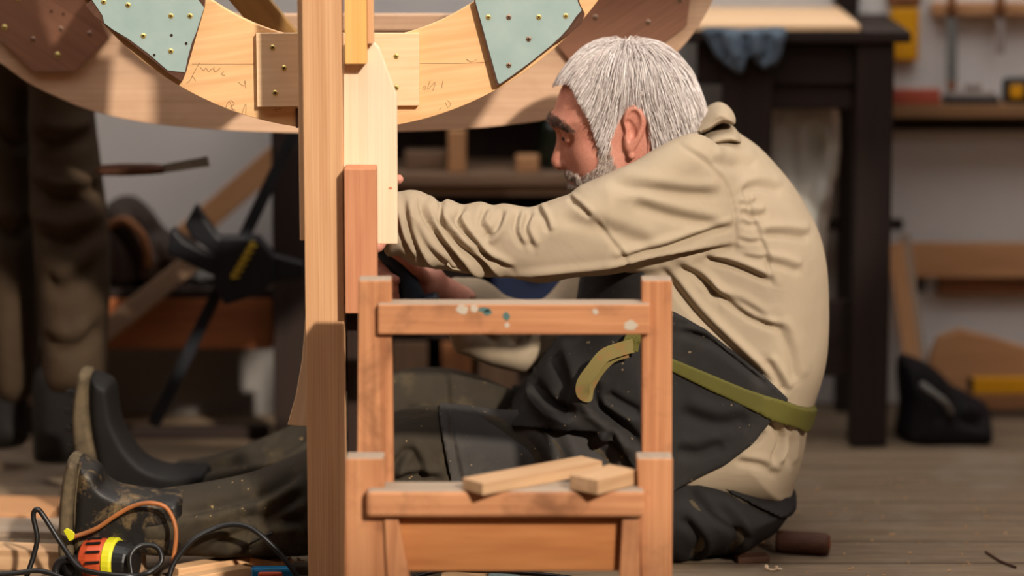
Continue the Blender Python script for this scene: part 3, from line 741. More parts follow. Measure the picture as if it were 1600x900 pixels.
# tape measure
t = empty('tape_measure', (P(1590, 150, 1.15)[0], 1.17, zs), 'yellow and black tape measure on the wall shelf at the right edge', 'tape measure')
a = P(1570, 150, 1.14)[0]; b = P(1622, 150, 1.14)[0]; zt_ = P(1590, 124, 1.14)[2]
box('case_body', ((a + b) / 2, 1.17, (zs + zt_) / 2), (b - a, .04, zt_ - zs), M['gunk'], t, 0, .009)
box('yellow_side', ((a + b) / 2 - .008, 1.149, (zs + zt_) / 2), (.026, .004, .026), M['yellow'], t, 0, .004)
# top rack with hanging tools
t = empty('tool_rack', P(1530, 24, WY), 'narrow tan timber rack board on the wall at top right', 'rack')
xa = P(1458, 12, WY - .05)[0]; xb = P(1800, 12, WY - .05)[0]; z0 = P(1550, 24, WY - .05)[2]; z1 = P(1550, 6, WY - .05)[2]
box('rack_board', ((xa + xb) / 2, WY - .025, (z0 + z1) / 2), (xb - xa, .05, z1 - z0), M['tan_wood'], t)
def hang(name, x, y1, wpx, label, mat, blade):
    t = empty(name, P(x, 10, WY - .06), label, 'file')
    zt = z1 + .004
    q0 = P(x, 40, WY - .06); q0[2] = zt; q1 = P(x, y1, WY - .06)
    beam('blade', q1, P(x, 26, WY - .06), wpx / 830., .005, mat, t, .001)
    tube('handle', [P(x, 27, WY - .06), P(x, 10, WY - .062), P(x, -30, WY - .062)], [.006, .009, .008], M['mid_wood'], t, 10, True)
hang('metal_file', 1487, 132, 18, 'long dark steel file hanging from the tool rack', M['steel'], 1)
hang('metal_file', 1563, 84, 14, 'shorter grey file hanging from the tool rack at right', M['grey_tool'], 1)
t = empty('yellow_spirit_level', P(1414, 96, WY - .03), 'yellow enamelled tool hanging on the wall behind the workbench end', 'tool')
boxpx('body', 1392, 12, 1436, 96, WY - .035, .03, M['yellow'], t, 2, .006)
boxpx('grip', 1388, -60, 1440, 12, WY - .037, .034, M['mid_wood'], t, 2, .008)

# ------------------------------------------------------------------ the big curved frame
RY = -0.10      # front face of the near ring
def arc(cx, cy, R, a0, a1, n):
    return [(cx + R * math.cos(a), cy + R * math.sin(a)) for a in np.linspace(math.radians(a0), math.radians(a1), n)]
frame = empty('curved_timber_frame', P(533, 205, RY), 'large double ring frame of pale plywood with teal gusset plates and screws', 'frame')
# near ring, in segments (angles in image sense: 90 = bottom)
outer = arc(533, -297, 500, -20, 200, 90); inner = arc(537, -297, 362, 200, -20, 90)
prism('ring', outer + inner, RY, .018, M['ply_warm'], frame, 0.15, .001)
def screwset(pts, Y, mat, par, r=.0042):
    for (x, y) in pts:
        c = P(x, y, Y)
        V = []; F = []
        n = 14
        prof = [(0.0001, -.0016), (r * .55, -.0017), (r, -.0004), (r, .002)]
        for rr, yy in prof:
            for k in range(n):
                a = 2 * math.pi * k / n; V.append((c[0] + rr * math.cos(a), c[1] + yy, c[2] + rr * math.sin(a)))
        for i in range(len(prof) - 1):
            for k in range(n): F.append((i * n + k, (i + 1) * n + k, (i + 1) * n + (k + 1) % n, i * n + (k + 1) % n))
        fm = [0] * len(F); ang = random.uniform(0, 1.5)
        for q in (0, math.pi / 2):
            b = len(V); ca, sa = math.cos(ang + q), math.sin(ang + q); l, w_ = r * .62, r * .13
            for (u, v) in ((-l, -w_), (l, -w_), (l, w_), (-l, w_)): V.append((c[0] + u * ca - v * sa, c[1] - .0021, c[2] + u * sa + v * ca))
            for (u, v) in ((-l, -w_), (l, -w_), (l, w_), (-l, w_)): V.append((c[0] + u * ca - v * sa, c[1] - .0005, c[2] + u * sa + v * ca))
            F += [(b, b + 1, b + 2, b + 3), (b, b + 4, b + 5, b + 1), (b + 1, b + 5, b + 6, b + 2), (b + 2, b + 6, b + 7, b + 3), (b + 3, b + 7, b + 4, b)]; fm += [1] * 5
        mesh('screw', V, F, None, par, wc=None, mats=[mat, M['hole']], fmat=fm)
def holes(pts, Y, par, r=.0022):
    for (x, y) in pts:
        c = P(x, y, Y); V = [(c[0] + r * math.cos(a), Y - .0006, c[2] + r * math.sin(a)) for a in np.linspace(0, 2 * math.pi, 10, endpoint=False)]
        V += [(a, Y + .001, b) for a, _, b in V]
        mesh('screw_hole', V, [tuple(range(10))] + [(i, i + 10, (i + 1) % 10 + 10, (i + 1) % 10) for i in range(10)], M['hole'], par)
def plate(name, under, face, Y, th, m_under, m_face, label=None):
    g = prism(name, under, Y, th, m_under, frame, 0.9 if face else 0.03, .0006)
    if label: g['label'] = label
    if face:
        f = prism('painted_face', face, Y - .0014, .0016, None, g, 0.9, 0, mats=[m_face, M['dark_edge']])
        f['label'] = 'pale teal paint'
    return g
GY = RY - .013
g = plate('gusset_plate', [(133, 8), (142, 1), (60, -70), (120, -150), (330, -130), (319, 12), (305, 60), (290, 113), (284, 128), (262, 114), (205, 68), (166, 40), (146, 24)],
          [(144, 0), (62, -72), (120, -148), (316, -60), (310, 0), (319, 12), (313, 30), (306, 52), (300, 66), (293, 92), (289, 113), (262, 110), (232, 84), (200, 60), (176, 46), (163, 36), (160, 24)], GY, .0125, M['dark_edge'], M['teal'], 'pale teal gusset plate with chipped dark edge')
screwset([(162, 3), (200, 8), (267, 25), (297, 25), (224, 56), (267, 80)], GY - .0014, M['brass'], g); holes([(268, 55), (291, 68), (241, 86)], GY - .0014, g)
g = plate('gusset_plate', [(741, 4), (741, -60), (890, -90), (906, 6), (914, 22), (908, 38), (880, 60), (870, 66), (820, 106), (782, 133), (775, 134)],
          [(743, 3), (742, -58), (888, -86), (903, 4), (909, 16), (900, 26), (888, 44), (876, 57), (862, 70), (830, 96), (800, 118), (781, 131), (778, 129)], GY, .0125, M['dark_edge'], M['teal'], 'pale teal gusset plate with broken corner')
screwset([(763, 27), (842, 27), (884, 25)], GY - .0014, M['brass'], g); screwset([(795, 27), (826, 61), (795, 102)], GY - .0014, M['steel_screw'], g)
g = plate('joint_plate', [(400, 52), (655, 52), (655, 165), (402, 167)], None, GY + .001, .0115, M['ply'], None)
screwset([(426, 74), (444, 106), (430, 145), (619, 88), (619, 137)], GY + .001, M['brass'], g)
boxpx('joint_gap_block', 462, 170, 476, 200, RY - .004, .004, M['dark_edge'], frame, 2, .0005)
# pencil scribbles on the ring
def scribble(strokes, Y, name='pencil_mark', r=.0004):
    for s in strokes:
        V, F = tube_data([P(x, y, Y) for x, y in spline(s, 4)], r, 4); mesh(name, V, F, M['pencil'], frame)
sY = RY - .0003
scribble([[(312, 98), (304, 112), (298, 124), (292, 130)], [(312, 104), (318, 110), (322, 106), (326, 112), (332, 107), (337, 112), (344, 106)], [(334, 104), (335, 112)], [(350, 112), (346, 116), (352, 118)],
          [(372, 128), (380, 134), (382, 130), (383, 126), (384, 138)], [(300, 118), (306, 126)]], sY)
scribble([[(352, 170), (358, 158), (364, 172)], [(360, 156), (366, 162), (360, 168), (368, 172)], [(378, 178), (384, 162), (384, 178)], [(425, 172), (440, 170)], [(430, 168), (432, 175)]], sY)
scribble([[(692, 126), (690, 138)], [(676, 142), (680, 128), (668, 140), (672, 126)], [(664, 134), (660, 138), (664, 140), (665, 134)], [(656, 138), (645, 138), (634, 138)]], sY)
scribble([[(733, 95), (728, 92), (736, 97), (746, 92)], [(696, 160), (700, 168), (704, 162), (698, 156)], [(686, 172), (690, 168)], [(655, 99), (720, 99), (760, 97)], [(300, 100), (398, 100)]], sY, r=.0003)

# rear ring, a broad flat-bottomed hull shaped ring
QY = 0.30
outq = [(-175, -240), (-165, -120), (-120, 0), (-60, 60), (0, 98), (45, 130), (90, 152), (140, 172), (200, 187), (260, 196), (340, 203), (430, 207), (520, 208), (620, 206), (700, 203), (780, 197), (860, 186), (930, 165), (1000, 130), (1060, 80), (1095, 35), (1116, -5), (1150, -90), (1165, -240)]
inq = [(1000, -240), (985, -150), (940, -80), (870, -20), (790, 14), (730, 23), (445, 23), (360, 20), (250, -20), (150, -90), (90, -160), (70, -240)]
q = [tuple(v) for v in spline(outq, 5)] + [tuple(v) for v in spline(inq, 5)]
prism('hull_ring', q, QY, .02, M['ply_rear_shaded'], frame, 0.0, .001)
BP = QY - .0125
g = prism('gusset_plate', [(-90, -60), (-40, 8), (0, 62), (52, 112), (118, 112), (170, 60), (140, 0), (100, -70)], BP, .012, M['brown_plate'], frame, -0.6, .0008); g['label'] = 'brown film-faced gusset plate'
screwset([(7, 43), (90, 86), (28, -2)], BP, M['brass'], g, .0048); screwset([(52, 61), (140, 52), (95, 45)], BP, M['steel_screw'], g, .0040); holes([(99, 22), (80, 18)], BP, g)
g = prism('gusset_plate', [(920, -70), (880, 20), (872, 72), (890, 94), (1036, 68), (1073, 40), (1078, 0), (1082, -80)], BP, .012, M['brown_plate'], frame, 0.6, .0008); g['label'] = 'brown film-faced gusset plate'
screwset([(930, 27), (1013, 35), (1062, 0)], BP, M['steel_screw'], g, .0048)
# spacers that tie both rings together, and a sloping brace behind the near ring
beam('brace', P(312, -95, .02), P(452, 72, .10), .050, .03, M['olive_brace'], frame, .002)
beam('cross_beam', P(420, 34, .265), P(760, 34, .265), .026, .034, M['ply_rear_shaded'], frame, .002)
for (x, y) in ((210, -60), (860, -110)):
    beam('spacer', P(x, y, RY + .018), P(x + 10, y - 4, QY), .05, .05, M['mid_wood'], frame, .002, up=(0, 0, 1))

# ------------------------------------------------------------------ posts clamped in front of the frame
def single(o, label, cat, grp=None): return tag(o, label, cat, grp)
fz = -0.0
def postpx(name, x0, y0, x1, y1, Y, th, mat, label, cat='post'):
    a = P(x0, 300, Y)[0]; b = P(x1, 300, Y)[0]; zt_ = P(x0, y0, Y)[2]; zb_ = 0.0 if y1 is None else P(x0, y1, Y)[2]
    o = box(name, ((a + b) / 2, Y + th / 2, (zt_ + zb_) / 2), (b - a, th, zt_ - zb_), mat, None, 2, .0015); return tag(o, label, cat)
PYY = -.26
postpx('timber_post', 475, -260, 536, None, PYY, .045, M['post'], 'tall pale pine post in front of the frame, standing on the floor')
postpx('packing_strip', 467.5, -240, 480, 376, PYY + .046, .03, M['ply'], 'thin pale strip behind the left edge of the tall post', 'strip')
bd = empty('brace_board', P(578, 382, -.235), 'pale white pine board with angled shoulder behind the reddish block', 'board')
prism('board', [(537, 70), (573, 70), (573, 68), (585, 68), (592, 76), (620, 150), (621, 381), (537, 381)], -.235, .022, M['white_pine'], bd, math.pi / 2, .001)
c = P(610, 294, -.235); V = [(c[0] + .003 * math.cos(a), -.2355, c[2] + .002 * math.sin(a)) for a in np.linspace(0, 2 * math.pi, 10, endpoint=False)]
V += [(a, -.234, b) for a, _, b in V]; mesh('knot', V, [tuple(range(10))] + [(i, i + 10, (i + 1) % 10 + 10, (i + 1) % 10) for i in range(10)], M['red_block'], bd)
o = boxpx('yellow_batten', 537.5, -220, 572, 100, -.264, .028, M['yellow_pine'], None, 2, .001); tag(o, 'honey yellow batten beside the tall post, at the top of the white board', 'batten')
o = boxpx('narrow_batten', 573, -220, 583, 68, -.252, .016, M['post'], None, 2, .001); tag(o, 'narrow pale batten right of the honey yellow batten', 'batten')
o = boxpx('block', 538.5, 264, 588, 490, -.287, .051, M['red_block'], None, 2, .0015); tag(o, 'reddish brown block standing against the white pine board', 'block')
postpx('recess_shade_strip', 540, 390, 556, None, -.228, .03, M['dark_wood'], 'dark strip added for the shaded recess between the tall post and the stool')  # dark strip added where the recess beside the post lies in shade
o = prism('wedge_board', [(479, 470), (500, 470), (500, 668), (449, 664), (462, 618), (472, 560)], -.16, .018, M['ply'], None, 1.4, .001); tag(o, 'pale wedge of plywood showing behind the tall post above the knee', 'board')

# ------------------------------------------------------------------ the stool
st = empty('wooden_stool', (P(795, 900, -.5)[0], -.47, 0), 'worn orange-brown wooden step stool frame with paint spots in the foreground', 'stool')
SF, SR = -.58, -.45     # front and rear frames
def leg(x0t, x1t, ytop, Y, th, xb0, xb1, mat=M['stool']):
    zt_ = P(x0t, ytop, Y)[2]
    a0, a1 = P(x0t, ytop, Y)[0], P(x1t, ytop, Y)[0]
    # position at picture row 880 gives the splay, then continued to the floor
    b0, b1 = P(xb0, 880, Y)[0], P(xb1, 880, Y)[0]; zb_ = P(xb0, 880, Y)[2]
    k = zt_ / (zt_ - zb_); e0 = a0 + (b0 - a0) * k; e1 = a1 + (b1 - a1) * k
    V = [(e0, Y, 0), (e1, Y, 0), (e1, Y + th, 0), (e0, Y + th, 0), (a0, Y, zt_), (a1, Y, zt_), (a1, Y + th, zt_), (a0, Y + th, zt_)]
    wc = np.array([(v[2], v[0], v[1]) for v in V]) + RNG.uniform(-3, 3, 3)
    # greyed end grain: own material on the top face
    o = mesh('leg', V, BOXF, None, st, wc=wc, mats=[mat, M['grey_top']], fmat=[0, 1, 0, 0, 0, 0]); bev(o, .0025); return o
leg(560, 611, 438, SR, .042, 556, 616); leg(1003, 1050, 438, SR, .042, 1003, 1050)
for nm_, q_ in (('brace', [(600, 812), (622, 812), (646, 935), (606, 935)]), ('brace', [(972, 812), (1000, 812), (1000, 935), (966, 935)])):
    prism(nm_, q_, -.586, .014, M['stool'], st, 1.5, .002)
leg(540, 600, 716, SF, .042, 538, 603); leg(995, 1051, 716, SF, .042, 1001, 1050)
def rail(name, x0, y0, x1, y1, Y, th, mat=M['stool'], topmat=True, bevel=.003):
    xl_, xr_ = P(x0, y0, Y)[0], P(x1, y0, Y)[0]; zt_ = P(x0, y0, Y)[2]; zb_ = P(x0, y1, Y)[2]
    V = [(xl_, Y, zb_), (xr_, Y, zb_), (xr_, Y + th, zb_), (xl_, Y + th, zb_), (xl_, Y, zt_), (xr_, Y, zt_), (xr_, Y + th, zt_), (xl_, Y + th, zt_)]
    wc = np.array(V) + RNG.uniform(-3, 3, 3)
    o = mesh(name, V, BOXF, None, st, wc=wc, mats=[mat, M['grey_top']], fmat=[0, 1, 0, 0, 0, 0]); return bev(o, bevel)
top_rail = rail('top_rail', 590, 475, 1016, 523, SR - .012, .04)
seat_rail = rail('seat_rail', 572, 767, 1008, 809, SF - .02, .062, bevel=.006)
rail('board', 604, 808, 985, 893, SF + .012, .022, M['stool_low'], bevel=.003)
for s, (xa_, xb_) in enumerate(((556, 596), (1004, 1040))):
    c0 = P((xa_ + xb_) / 2, 740, -.53)[0]
    box('rail', (c0, (SF + SR) / 2 + .04, P(800, 790, SF)[2]), (.03, .10, .04), M['stool'], st, 1, .003)
    box('stretcher', (c0, (SF + SR) / 2 + .04, .06), (.025, .10, .03), M['stool'], st, 1, .003)
def paint(pts, col, nm, label):
    mt = plain('paint_' + nm, col, None, 30, 0.5, 0.3)
    for (x, y, rx, rz) in pts:
        c = P(x, y, SR - .012); V = []
        for k in range(12):
            a = 2 * math.pi * k / 12; rr = 1 + random.uniform(-.2, .2); V.append((c[0] + rx * rr * math.cos(a), c[1] - .0006, c[2] + rz * rr * math.sin(a)))
        V += [(v[0], c[1] + .001, v[2]) for v in V]
        mesh('paint_spot', V, [tuple(range(12))] + [(i, i + 12, (i + 1) % 12 + 12, (i + 1) % 12) for i in range(12)], mt, top_rail)['label'] = label
paint([(722, 484, .009, .007), (741, 482, .006, .005), (985, 508, .010, .007), (930, 487, .004, .004), (792, 508, .004, .004)], (196, 184, 166), 'white', 'white paint spot')
paint([(757, 484, .008, .004), (791, 494, .005, .007), (762, 488, .006, .004)], (84, 116, 112), 'teal', 'teal paint spot')
# offcuts on the seat rail
def offcut(p0, p1, Y0, Y1, wid, th, label, z, mat=M['scrap_wood'], name='offcut'):
    a = P(p0[0], p0[1], Y0); b = P(p1[0], p1[1], Y1); a[2] = z; b[2] = z
    o = beam(name, a, b, wid, th, mat, None, .0015, up=(0, 0, 1)); return tag(o, label, 'offcut')
zr = P(572, 767, SF - .02)[2]
o = offcut((738, 760), (925, 740), -.612, -.47, .046, .018, 'long pale offcut lying askew across the stool seat rail', zr + .0090)
o = offcut((912, 757), (974, 757), -.612, -.545, .052, .022, 'short pale block end on the stool seat rail by the right leg', zr + .0115)

# ------------------------------------------------------------------ things on the floor
def onfloor(name, x0, x1, yt, Y, th, mat, label, cat='board', bv=.0015, skew=0.0, yf=None, z0=0.0):
    """board lying with its front face in the plane Y"""
    a = P(x0, yt, Y); b = P(x1, yt, Y); zt_ = max(P((x0 + x1) / 2, yt, Y)[2], .008)
    c = ((a[0] + b[0]) / 2, Y + th / 2, z0 + (zt_ - z0) / 2); rot = Matrix.Rotation(skew, 3, 'Z')
    o = box(name, c, (b[0] - a[0], th, zt_ - z0), mat, None, 0, bv, rot=[list(r) for r in rot]); return tag(o, label, cat)
def fpt(px, py, z=0.0):
    d = FW + (px - 800) / 5000.0 * RT - (py - 450) / 5000.0 * UP
    t = (z - CAMP[2]) / d[2]; return CAMP + d * t
def fboard(name, p0, p1, wid, th, mat, label, cat='board', z=0.0, wid1=None):
    a = fpt(*p0, z + th); b = fpt(*p1, z + th); a[2] = b[2] = z + th / 2
    o = beam(name, a, b, wid, th, mat, None, .0015, up=(0, 0, 1), wid1=wid1); return tag(o, label, cat)
fboard('floor_plank', (-260, 782), (92, 790), .13, .018, M['tan_wood'], 'orange tan plank on the floor left of the boot soles', 'plank')
fboard('floor_plank', (-260, 812), (96, 820), .10, .012, M['grey_top'], 'greyish plank on the floor in front of the orange tan plank', 'plank')
a0 = fpt(0, 876)[1]
fboard('floor_plank', (-250, 842), (222, 861), .05, .034, M['scrap_wood'], 'square edged pale brown timber behind the black cables at lower left', 'plank')
fboard('wood_offcut', (272, 886), (388, 866), .028, .022, M['offcut'], 'pale offcut with square end lying behind the cable arch', 'offcut', wid1=.034)
fboard('wood_offcut', (262, 905), (392, 882), .022, .018, M['offcut'], 'pale offcut nearest the camera below the cable arch', 'offcut', wid1=.026)
fboard('wood_offcut', (396, 866), (446, 876), .035, .022, M['offcut'], 'stubby pale block lying right of the cable arch', 'offcut')
# round handle and small piece on the floor behind the man
t = empty('mallet_handle', fpt(1240, 858) * [1, 1, 0] + [0, 0, 0], 'dark reddish round wooden handle lying on the floor behind the man', 'handle')
a = fpt(1214, 846, .018); b = fpt(1296, 851, .018); a[2] = b[2] = .0185
q_ = [a + (b - a) * k for k in (0, .1, .5, .9, .97, 1)]
tube('shaft', q_, [.0175, .018, .018, .0178, .017, .013], M['dark_edge'], t, 20, True)
tube('end_face', [b + (b - a) * .001, b + (b - a) * .012], [.011, .009], M['orange_wood'], t, 16, True)
fboard('wood_scrap', (1150, 868), (1200, 866), .03, .010, M['dark_edge'], 'small flat dark scrap on the floor behind the man', 'scrap')
def twig(name, pts, r, mat, label, cat):
    q = []
    for (x, y, z) in pts: q.append(fpt(x, y, z))
    return q
o = tube('splinter', [fpt(1540, 862, .003), fpt(1562, 876, .003), fpt(1587, 886, .003)], .002, M['dark_edge'], None, 6, True); tag(o, 'thin dark splinter on the floor at lower right', 'splinter')
# shavings
def curl(name, x, y, s, label, mat=M['white_pine']):
    c = fpt(x, y, 0); parts = []; pts = []
    for k in range(26):
        a = k * .45; pts.append(c + np.array([s * (k / 26 - .5) * 2.0 + .35 * s * math.cos(a), .3 * s * math.sin(a * .7), .003 + s * .22 * (1 + math.sin(a))]))
    V, F = tube_data(pts, s * .09, 5); o = mesh(name, V, F, mat, None); return tag(o, label, 'shaving')
curl('wood_shaving', 1208, 893, .014, 'curled pale wood shaving on the floor below the mallet handle')
curl('wood_shaving', 462, 880, .014, 'curly pale shaving beside the tall post on the floor')
V = []; F = []
for k in range(900):
    x, y = random.uniform(0, 1600), 700 + 220 * random.random() ** .7
    c = fpt(x, y, 0); s = random.uniform(.0006, .0022); a = random.uniform(0, 3.1); b = len(V); l = s * random.uniform(.8, 2.6)
    if c[1] > .6 or k % 3 or (c[1] < .1 and -.72 < c[0] < .42 and c[1] > -.12): continue
    for (u, v) in ((-l, -s), (l, -s * .6), (l * .8, s), (-l, s * .7)):
        for zz_ in (0.0003, .0018): V.append((c[0] + u * math.cos(a) - v * math.sin(a), c[1] + u * math.sin(a) + v * math.cos(a), zz_))
    F += [(b, b + 2, b + 4, b + 6), (b + 1, b + 7, b + 5, b + 3), (b, b + 1, b + 3, b + 2), (b + 2, b + 3, b + 5, b + 4), (b + 4, b + 5, b + 7, b + 6), (b + 6, b + 7, b + 1, b)]
o = mesh('sawdust_chips', V, F, M['offcut'], None, origin=(0, 0, 0)); tag(o, 'tiny pale wood chips and sawdust scattered over the floor boards', 'wood chips', None, 'stuff')

# power tool (orange-red, lime and black) with its cable
pw = empty('power_tool', fpt(150, 905) * [1, 1, 0], 'orange-red, lime and black power tool with coiled black cable lying on the floor', 'power tool')
def ringbody(name, c, axis, prof, mat, n=28):
    axis = np.array(axis, float); axis /= np.linalg.norm(axis); u = np.cross(axis, [0, 0, 1.0]); u /= np.linalg.norm(u); v = np.cross(axis, u)
    V = []; F = []
    for r, s in prof:
        for k in range(n):
            a = 2 * math.pi * k / n; V.append(c + axis * s + r * (math.cos(a) * u + math.sin(a) * v))
    m = len(prof)
    for i in range(m - 1):
        for k in range(n): F.append((i * n + k, i * n + (k + 1) % n, (i + 1) * n + (k + 1) % n, (i + 1) * n + k))
    F.append(tuple(range(n - 1, -1, -1))); F.append(tuple(range((m - 1) * n, m * n)))
    return mesh(name, V, F, mat, pw, smooth=False)
c = P(160, 893, -.14); c[2] = .036
ax = np.array([.95, -.25, 0.0])
ringbody('motor_housing', c, ax, [(.020, -.034), (.030, -.028), (.034, -.015), (.035, .004), (.034, .010)], M['red_plastic'])
for k in range(5):
    a = math.radians(-20 + 28 * k); cc = c + np.array([-.012, -.034 * math.cos(a) * 1.0, .034 * math.sin(a)])
    beam('vent', cc + [-.010, 0, 0], cc + [.012, -.003, .002], .003, .004, M['black'], pw, 0)
ringbody('lime_collar', c, ax, [(.0345, .010), (.037, .012), (.0375, .024), (.0345, .028)], M['lime'])
ringbody('gear_case', c, ax, [(.033, .028), (.031, .045), (.024, .056), (.012, .060)], M['black'])
c2 = P(105, 886, -.17); c2[2] = .026
def torus(name, c, R, r, axis, mat, par, n=30, m=10):
    axis = np.array(axis, float); axis /= np.linalg.norm(axis); u = np.cross(axis, [0, 0, 1.0]); u /= np.linalg.norm(u); v = np.cross(axis, u); V = []; F = []
    for i in range(n):
        a = 2 * math.pi * i / n; d = math.cos(a) * u + math.sin(a) * v
        for k in range(m):
            b = 2 * math.pi * k / m; V.append(c + d * (R + r * math.cos(b)) + axis * r * math.sin(b))
    for i in range(n):
        for k in range(m): F.append((i * m + k, i * m + (k + 1) % m, ((i + 1) % n) * m + (k + 1) % m, ((i + 1) % n) * m + k))
    return mesh(name, V, F, mat, par, smooth=True)
torus('dust_port', c2, .019, .0065, (-.2, -1, .15), M['black'], pw)
tube('dust_port_neck', [c2 + [.0, .002, 0], c2 + [.012, .03, .0], c2 + [.03, .04, .004]], [.019, .019, .021], M['black'], pw, 18)
def cable(name, pts, r, mat, par=None, Y=None):
    q = spline([P(x, y, yy) for x, y, yy in pts], 8); q[:, 2] = np.maximum(q[:, 2], r + .0005); return tube(name, q, r, mat, par, 10)
cable('cable', [(40, 905, -.18), (52, 870, -.17), (58, 840, -.165), (52, 806, -.16), (58, 796, -.16), (68, 806, -.16), (96, 850, -.17), (122, 885, -.19), (150, 895, -.21), (200, 900, -.22), (230, 896, -.2), (252, 878, -.19), (246, 856, -.18), (222, 852, -.18), (204, 868, -.19), (206, 900, -.2)], .0042, M['black'], pw)
o = cable('cable', [(262, 912, -.2), (272, 880, -.19), (300, 845, -.18), (340, 824, -.17), (372, 820, -.17), (402, 832, -.18), (440, 868, -.19), (468, 905, -.2)], .0044, M['black']); tag(o, 'black cable arching over the pale offcuts beside the trouser leg', 'cable')
o = cable('tan_cable', [(112, 840, -.15), (150, 826, -.15), (180, 806, -.15), (210, 790, -.15), (238, 786, -.15), (262, 796, -.15), (275, 830, -.16), (270, 880, -.17)], .0036, M['cable_tan']); tag(o, 'orange brown cable curving up in front of the boots', 'cable')
o = cable('cable', [(-40, 900, -.2), (20, 896, -.2), (60, 892, -.2), (95, 902, -.21), (140, 925, -.22)], .004, M['black']); tag(o, 'black cable running along the floor at the lower left corner', 'cable')
o = cable('thin_wire', [(392, 848, -.14), (412, 838, -.14), (425, 833, -.14), (418, 842, -.14)], .0015, M['black']); tag(o, 'short thin black wire end in front of the dusty trouser leg', 'wire')
o = prism('tape_tag', [(99, 830), (104, 825), (112, 829), (117, 834), (115, 843), (108, 846), (104, 838)], -.157, .003, M['lime'], None, 0, .0008); tag(o, 'small lime yellow tape tag on the black cable by the boot heel', 'tag')
# blue handled tool and black tool
t = empty('blue_tool', fpt(400, 890) * [1, 1, 0], 'blue and red plastic handled tool lying right of the offcuts', 'tool')
a = P(392, 884, -.17); b = P(462, 888, -.16); a[2] = .022; b[2] = .020
beam('handle', a, b, .020, .022, M['blue_tool'], t, .005, up=(0, 0, 1)); a2 = a + [.012, -.012, 0]; b2 = b + [-.02, -.012, 0]
beam('grip_inlay', a2, b2, .008, .012, M['red_plastic'], t, .003, up=(0, 0, 1))
t = empty('pry_bar', fpt(420, 905) * [1, 1, 0], 'black handled tool lying in front of the blue tool at the post foot', 'tool')
a = P(348, 896, -.215); b = P(400, 890, -.215); d_ = P(474, 882, -.215); a[2] = .014; b[2] = .016; d_[2] = .018
beam('handle', a, b, .022, .022, M['black'], t, .006, up=(0, 0, 1)); beam('shank', b, d_, .012, .012, M['gunk'], t, .003, up=(0, 0, 1))
# bits seen under the stool
for (x0_, x1_, y, m_, l_) in ((690, 760, 896, M['offcut'], 'pale offcut on the floor under the stool, left of the teal scrap'), (764, 812, 896, M['teal'], 'teal painted scrap on the floor under the stool'), (842, 872, 897, M['offcut'], 'small pale offcut on the floor under the middle of the stool')):
    o = fboard('wood_scrap', (x0_, y), (x1_, y + 1), .03, .010, m_, l_, 'scrap')
o = cable('cable', [(640, 905, -.22), (668, 896, -.2), (700, 890, -.19), (745, 892, -.19), (790, 893, -.18), (850, 898, -.19), (900, 904, -.2)], .0035, M['black']); tag(o, 'black cable on the floor glimpsed under the stool', 'cable')

# ------------------------------------------------------------------ the seated man
def XZm(pts): return np.array([P(x, y, Y)[[0, 2]] for x, y, Y in pts])
def sp(pts, Y, n=4): return spline(XZ(pts, Y), n, True)
HC = .09
SKULL = sp([(868, 165), (863, 182), (865, 196), (873, 208), (877, 222), (880, 240), (883, 256), (884, 266), (887, 275), (890, 281), (888, 289), (894, 297), (896, 309), (906, 322), (925, 328), (952, 318), (978, 300), (1010, 285), (1050, 262), (1085, 225), (1092, 180), (1084, 148), (1066, 112), (1038, 84), (1008, 72), (972, 68), (938, 74), (910, 92), (888, 118), (875, 142)], HC, 3)
NOSE = sp([(872, 205), (869, 224), (864, 240), (861, 252), (866, 263), (874, 266), (881, 264), (893, 262), (900, 250), (890, 225), (880, 205)], HC, 3)
EAR = sp([(973, 178), (976, 168), (986, 162), (998, 164), (1007, 174), (1010, 190), (1006, 208), (998, 224), (991, 236), (983, 240), (976, 234), (974, 220), (976, 204), (972, 190)], HC - .08, 3)
EARIN = sp([(980, 182), (986, 172), (996, 174), (1001, 186), (999, 200), (992, 212), (984, 222), (980, 214), (983, 200), (979, 192)], HC - .08, 3)
EARIN2 = sp([(977, 190), (984, 186), (992, 196), (995, 208), (990, 216), (982, 212), (980, 200)], HC - .08, 3)
def pm(x, y, dy): v = P(x, y, HC); v[1] = dy; return v      # mirrored space: y is -|distance from the mid plane|
